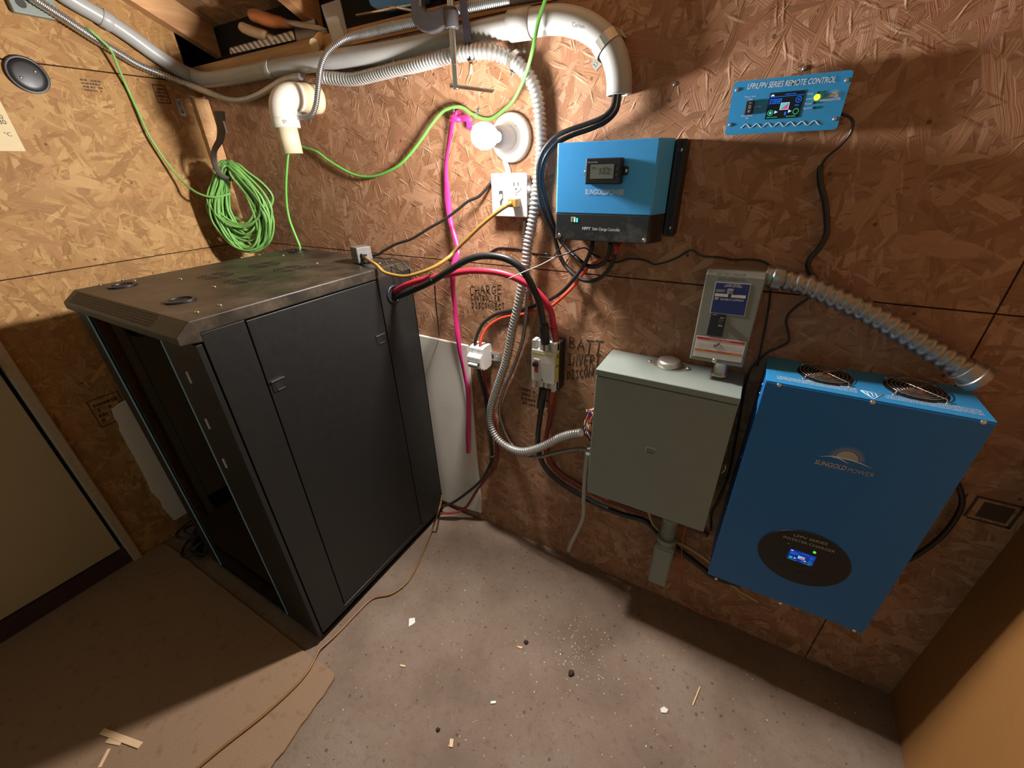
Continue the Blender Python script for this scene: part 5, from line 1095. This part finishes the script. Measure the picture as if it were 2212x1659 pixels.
cord('thin_lead', 'black_cable', .0022, [(1.5604,-.068,1.2681),(1.574,-.05,1.2671),(1.596,-.043,1.2661),(1.6224,-.044,1.2747),(1.6477,-.044,1.2829),(1.6654,-.03,1.2905),(1.6803,-.008,1.2942),(1.6928,-.003,1.2865),(1.7031,-.003,1.2783),(1.7493,-.003,1.2612),(1.7799,-.003,1.2598),(1.8046,-.003,1.2705),(1.8297,-.003,1.2724),(1.856,-.003,1.2707),(1.8702,-.003,1.2645),(1.8815,-.003,1.2618),(1.9153,-.003,1.2741),(1.9406,-.003,1.2889),(1.9647,-.003,1.3055),(1.991,-.003,1.2925),(2.0367,-.003,1.2925),(2.0602,-.003,1.2887),(2.0868,-.003,1.2918),(2.1223,-.003,1.2912),(2.1384,-.003,1.2839),(2.1498,-.003,1.2719),(2.1608,-.003,1.2095),(2.1683,-.003,1.1395),(2.1748,-.003,1.0252)], 'long wavy thin black lead crossing the wall to the breaker box', 'wire')
cord('thin_lead', 'black_cable', .0020, [(1.6417,-.05,1.3197),(1.6263,-.045,1.2994),(1.606,-.04,1.278),(1.5981,-.038,1.2654)], 'short thin lead from the charge controller to the small wire knot', 'wire')
tag(obj('cable_tie', MB().tube(spline([(1.6137,-.06,1.2731),(1.5908,-.1,1.2584),(1.5582,-.15,1.2442),(1.5188,-.165,1.2257)], .01), .0014, 6), 'white_dirty'), 'pale cable tie tail crossing in front of the red cable', 'cable tie')
cord('tan_cable', 'tan_wire', .0050, [(1.9731,-.05,.4631),(1.9858,-.047,.4318),(2.0008,-.0455,.3982),(2.0305,-.0455,.3754),(2.0668,-.0455,.3586),(2.1099,-.0455,.3529),(2.1519,-.0415,.3362),(2.1968,-.0371,.3096),(2.2439,-.032,.2627),(2.3026,-.026,.222),(2.3312,-.0232,.2113),(2.3642,-.02,.1984)], 'tan sheathed cable passing under the wall cabinet and inverter', 'cable')
cord('thin_lead', 'orange_cable', .0014, [(2.1039,-.09,.4928),(2.1006,-.08,.4441),(2.1037,-.07,.3705),(2.1153,-.06,.2695),(2.1174,-.05,.1574)]+[(2.1286,-.045,.1011),(2.1562,-.045,.0695),(2.1936,-.04,.0519),(2.2469,-.03,.0369),(2.3251,-.02,.0583),(2.392,-.01,.0933)], 'thin orange lead drooping from the wall cabinet along the lower wall', 'wire')
cord('looped_cable', 'black_cable', .0062, [(2.6229,-.02,.8353),(2.6414,-.02,.8105),(2.6573,-.02,.7756),(2.6631,-.02,.7256),(2.6589,-.02,.6614),(2.6418,-.02,.5925),(2.624,-.02,.548)], 'dark cable bowing out from the right side of the inverter', 'cable')
cord('extension_cord', 'brown_cord', .0042, [(1.0545,-.06,.1227), (1.1216,-.16,.1561)]+[(1.0802,-.1811,.03),(1.1098,-.286,.006),(1.1395,-.3718,.006),(1.1518,-.4396,.006),(1.1318,-.5065,.006),(1.081,-.5566,.006),(1.072,-.6307,.006),(1.0705,-.7061,.006),(1.067,-.7635,.01),(1.067,-.7934,.0145),(1.0898,-.8481,.0148),(1.0943,-.9093,.0145),(1.0795,-1.0067,.0145),(1.0511,-1.1094,.0145),(1.0359,-1.1745,.0145),(1.0138,-1.2662,.0145)], 'brown extension cord along the cabinet foot and over the carpet')

# ================================================================== tools on the wall plate
tag(obj('shadow_filler_board', MB().box(.10, 1.20, .058, .092, 1.8855, 1.915), 'black_void'), 'added black board filling the shadow under the tools on the wall plate', 'board')  # black board added where there is only shadow below the tools
Dt = -.012
oh = thing('pruning_knife', (.6217,.012,1.9367), 'orange handled tool with steel blade lying on the wall plate', 'tool')
P_ = [(.423,.012,1.985),(.4493,.012,1.9788),(.4808,.012,1.9683),(.5258,.012,1.9547),(.5626,.012,1.9472),(.5937,.012,1.9393),(.6197,.012,1.9322)]
obj('handle', MB().tube(spline(P_, .006), [.006+.017*math.sin(math.pi*min(1, .15+.85*i/(len(spline(P_, .006))-1)))**.5*(1-.38*i/(len(spline(P_, .006))-1)) for i in range(len(spline(P_, .006)))], 14), 'orange_handle', oh)
obj('blade', MB().tube([(.5691,.002,1.9503),(.6513,.002,1.9283),(.7559,.002,1.9038),(.7886,.002,1.8972)], [.005, .009, .007, .001], 8, True, .25, F), 'steel_dark', oh)
wh = thing('chisel', (.439,.012,1.9395), 'pale wooden handled tool on the wall plate below the orange one', 'tool')
P_ = spline([(.3616,.002,1.9643),(.3713,.002,1.9567),(.4151,.002,1.9408),(.4639,.002,1.9257),(.4957,.002,1.9154)], .006)
obj('handle', MB().tube(P_, [.011, .0155]+[.0165]*(len(P_)-4)+[.015, .012], 14), 'handle_wood', wh)
obj('ferrule', MB().tube([(.4913,.002,1.9172),(.5184,.002,1.9088),(.5404,.002,1.9011)], .011, 12), 'steel', wh)
ch = thing('mallet', (.7331,.012,1.8774), 'pale wooden handle end pointing out over the wall plate edge', 'tool')
obj('handle', MB().tube(spline([V((.7397,.03,1.8961)), V((.7494,.005,1.8788)), V((.7553,-.02,1.8623)), V((.7576,-.032,1.8566))], .006), .0165, 14), 'handle_wood', ch)
obj('head', MB().obox(V((.5839,.04,1.8958)), X*.11, Y*.014, Z*.05), 'steel_dark', ch, .004)
sb = MB(); a, b = V((.269,-.008,1.8934)), V((.6407,-.008,1.888)); d_ = (b-a); up = Z*.018; pts = [a, b]; n_ = 46
for i in range(n_+1):
    s = 1-i/n_; pts.append(a+d_*s+up*(.75+.35*s)); 
    if i < n_: pts.append(a+d_*(s-.5/n_)+up*(1.05+.35*s))
saw = tag(obj('saw_blade', sb.prism(pts, (0, .0025, 0)), 'saw_steel'), 'grey toothed saw blade lying along the wall plate edge', 'saw blade')
bg_ = thing('plastic_bag', (.825,.0,1.9389), 'clear plastic bag with paper card hanging over the wall plate', 'bag')
B4 = [(.7923,-.004,1.9515),(.8758,-.004,1.9536),(.8869,-.004,1.8476),(.817,-.004,1.8459)]
obj('bag', MB().prism([V(p) for p in B4], (0, -.004, 0)), 'bag', bg_, .001)
obj('card', MB().prism([V(p) for p in [(.8017,-.0055,1.9195),(.8545,-.0055,1.9206),(.8716,-.0055,1.8526),(.8198,-.0055,1.8488)]], (0, -.0006, 0)), 'white_board', bg_)
bcs = thing('blue_case', (1.0514,.03,1.9319), 'bright blue plastic case lying up on the wall plate', 'case')
obj('lid', MB().prism([V(p) for p in [(.9517,.03,1.9555),(1.1486,.03,1.9457),(1.1421,.03,1.9082),(.9894,.03,1.9178),(.9593,.03,1.9337)]], (0, .05, 0)), 'blue_tarp', bcs, .003)
for k, pp in enumerate(([(.9191,.008,1.913),(1.1601,.008,1.9027)], [(1.0509,.008,1.9142),(1.1572,.008,1.8857)])):
    tag(obj('steel_rod', MB().tube(pp, .0035, 8), 'chrome'), ('thin steel rod lying below the blue case', 'short steel rod crossing under the blue case')[k], 'rod')
# C-clamp
cm = thing('c_clamp', (1.3246,-.08,1.8131), 'grey iron C clamp hanging from the wall plate with its screw down', 'clamp')
dcl = .080
low = [V(p) for p in [(1.2249,-.08,1.8809),(1.2171,-.08,1.8461),(1.2249,-.08,1.8284),(1.2442,-.08,1.8138),(1.2704,-.08,1.8057),(1.2975,-.08,1.8068),(1.3157,-.08,1.8116),(1.3441,-.08,1.8087),(1.3484,-.08,1.8483),(1.318,-.08,1.8528),(1.2914,-.08,1.848),(1.2652,-.08,1.8509),(1.2533,-.08,1.8607),(1.2528,-.08,1.8766)]]
upz = low[0].z
fr_ = low+[low[-1]+Z*.10, low[-1]+V((.02, 0, .115)), V((low[8].x, low[8].y, upz+.120)), V((low[8].x, low[8].y, upz+.150)), low[0]+V((.02, 0, .150)), low[0]+V((0, 0, .125))]
obj('frame', MB().prism(fr_, (0, -.022, 0)), 'iron', cm, .004)
s0, s1 = V((1.3367,-.091,1.8095)), V((1.3356,-.091,1.685))
obj('boss', MB().lathe([(0, .0165), (.034, .0165)], s0+V((0, 0, -.002)), (s0-s1), 18), 'iron', cm, .002)
ss = spline([s0+(s0-s1)*.62, s1], .0016)
obj('screw', MB().tube(ss, [.0088+(.0009 if i % 2 else -.0006) if i/len(ss) < .74 else .0085 for i in range(len(ss))], 12), 'chrome', cm)
obj('handle', MB().tube([(1.3195,-.092,1.6953),(1.3223,-.092,1.694),(1.4494,-.092,1.6711),(1.4534,-.092,1.6698)], [.0058, .0048, .0048, .0058], 12), 'chrome', cm)
bcl = thing('bar_clamp', (1.3612,-.06,1.8119), 'dark flat steel bar hanging beside the C clamp screw', 'clamp')
bp_ = [V(p) for p in [(1.3456,-.062,1.8663),(1.3646,-.062,1.8634),(1.3793,-.062,1.7451),(1.3591,-.062,1.7445)]]
obj('bar', MB().prism([bp_[0]+Z*.12, bp_[1]+Z*.12]+bp_[1:]+[bp_[0]], (0, -.006, 0)), 'dark_bar', bcl, .001)
obj('bar_hole', disc((1.3754,-.0682,1.7503), F, .005, .0006, 14), 'label_white', bcl)
tag(obj('wood_peg', MB().tube([(1.3285,-.004,1.7511),(1.325,-.004,1.7291)], .004, 8), 'handle_wood'), 'short pale wood peg on the wall under the dark bar', 'peg')
for k, p in enumerate([(1.5225,.0,1.7051),(1.7339,.0,1.7729),(1.8693,.0,1.6569),(2.1127,.0,1.6598)]):
    tag(obj('screw', MB().lathe([(0, .0045), (.002, .0042), (.003, .002)], p, F, 12), 'steel_dark'), ('lone screw on the wall right of the thick conduit bend', 'screw head at the top tab of the elbow strap', 'screw head on the wall left of the remote panel', 'screw head just above the remote panel')[k], 'screw') if k != 1 else None

# ================================================================== left wall fittings
jb = thing('knockout_cover', (.0,-.5218,1.7948), 'round dark metal box cover on the upper left wall', 'cover')
jc = V((.0,-.5218,1.7948))
obj('cover', MB().lathe([(0, .046), (.006, .046), (.010, .042), (.012, .030), (.0125, .001)], jc, X, 30), 'black', jb)
obj('rim', MB().ring(jc, X, .042, .049, .010, 30), 'black', jb, .001); screw(jc+V((.012, .02, .01)), X, .004, jb); screw(jc+V((.012, -.02, -.01)), X, .004, jb)
th = thing('thermometer', (.004, -.70, 1.66), 'cream thermometer card on the left wall at the photo edge', 'thermometer')
tc = obj('card', MB().box(.0005, .004, -.80, -.612, 1.585, 1.765), 'paper', th, .003)
for s_, o_, h_ in zip(('0', '30', '\u00b0C'), [(.0042,-.6327,1.6717),(.0042,-.6395,1.6581),(.0042,-.6411,1.6263)], (.017, .017, .015)): text('lettering', s_, o_, Y, Z, 'print_dark', tc, h_)
obj('dial', MB().lathe([(0, .028), (.003, .028), (.004, .0005)], (.004, -.71, 1.66), X, 24), 'label_white', th)
hp = thing('metal_hasp', (.0,-.1035,1.7406), 'small metal hasp on the left wall beside the corner', 'hasp')
hc = V((.0,-.1063,1.7419)); obj('plate', MB().box(0, .003, hc.y-.012, hc.y+.012, hc.z-.030, hc.z+.030), 'steel_dark', hp, .001); obj('knuckle', MB().tube([hc+V((.005, 0, -.02)), hc+V((.005, 0, .02))], .004, 10), 'steel_dark', hp); screw(hc+V((.003, 0, .026)), X, .003, hp)
gt = thing('green_box', (.0,-.432,1.9792), 'grey green metal box on the left wall behind the thin conduit', 'box')
g0 = V((.0,-.4297,1.9797)); obj('body', MB().box(0, .022, g0.y-.06, g0.y+.05, g0.z-.03, g0.z+.10), 'grey_box', gt, .003)
obj('knockout', disc(g0+V((.022, -.035, -.005)), X, .012, .001, 16), 'print_dark', gt)
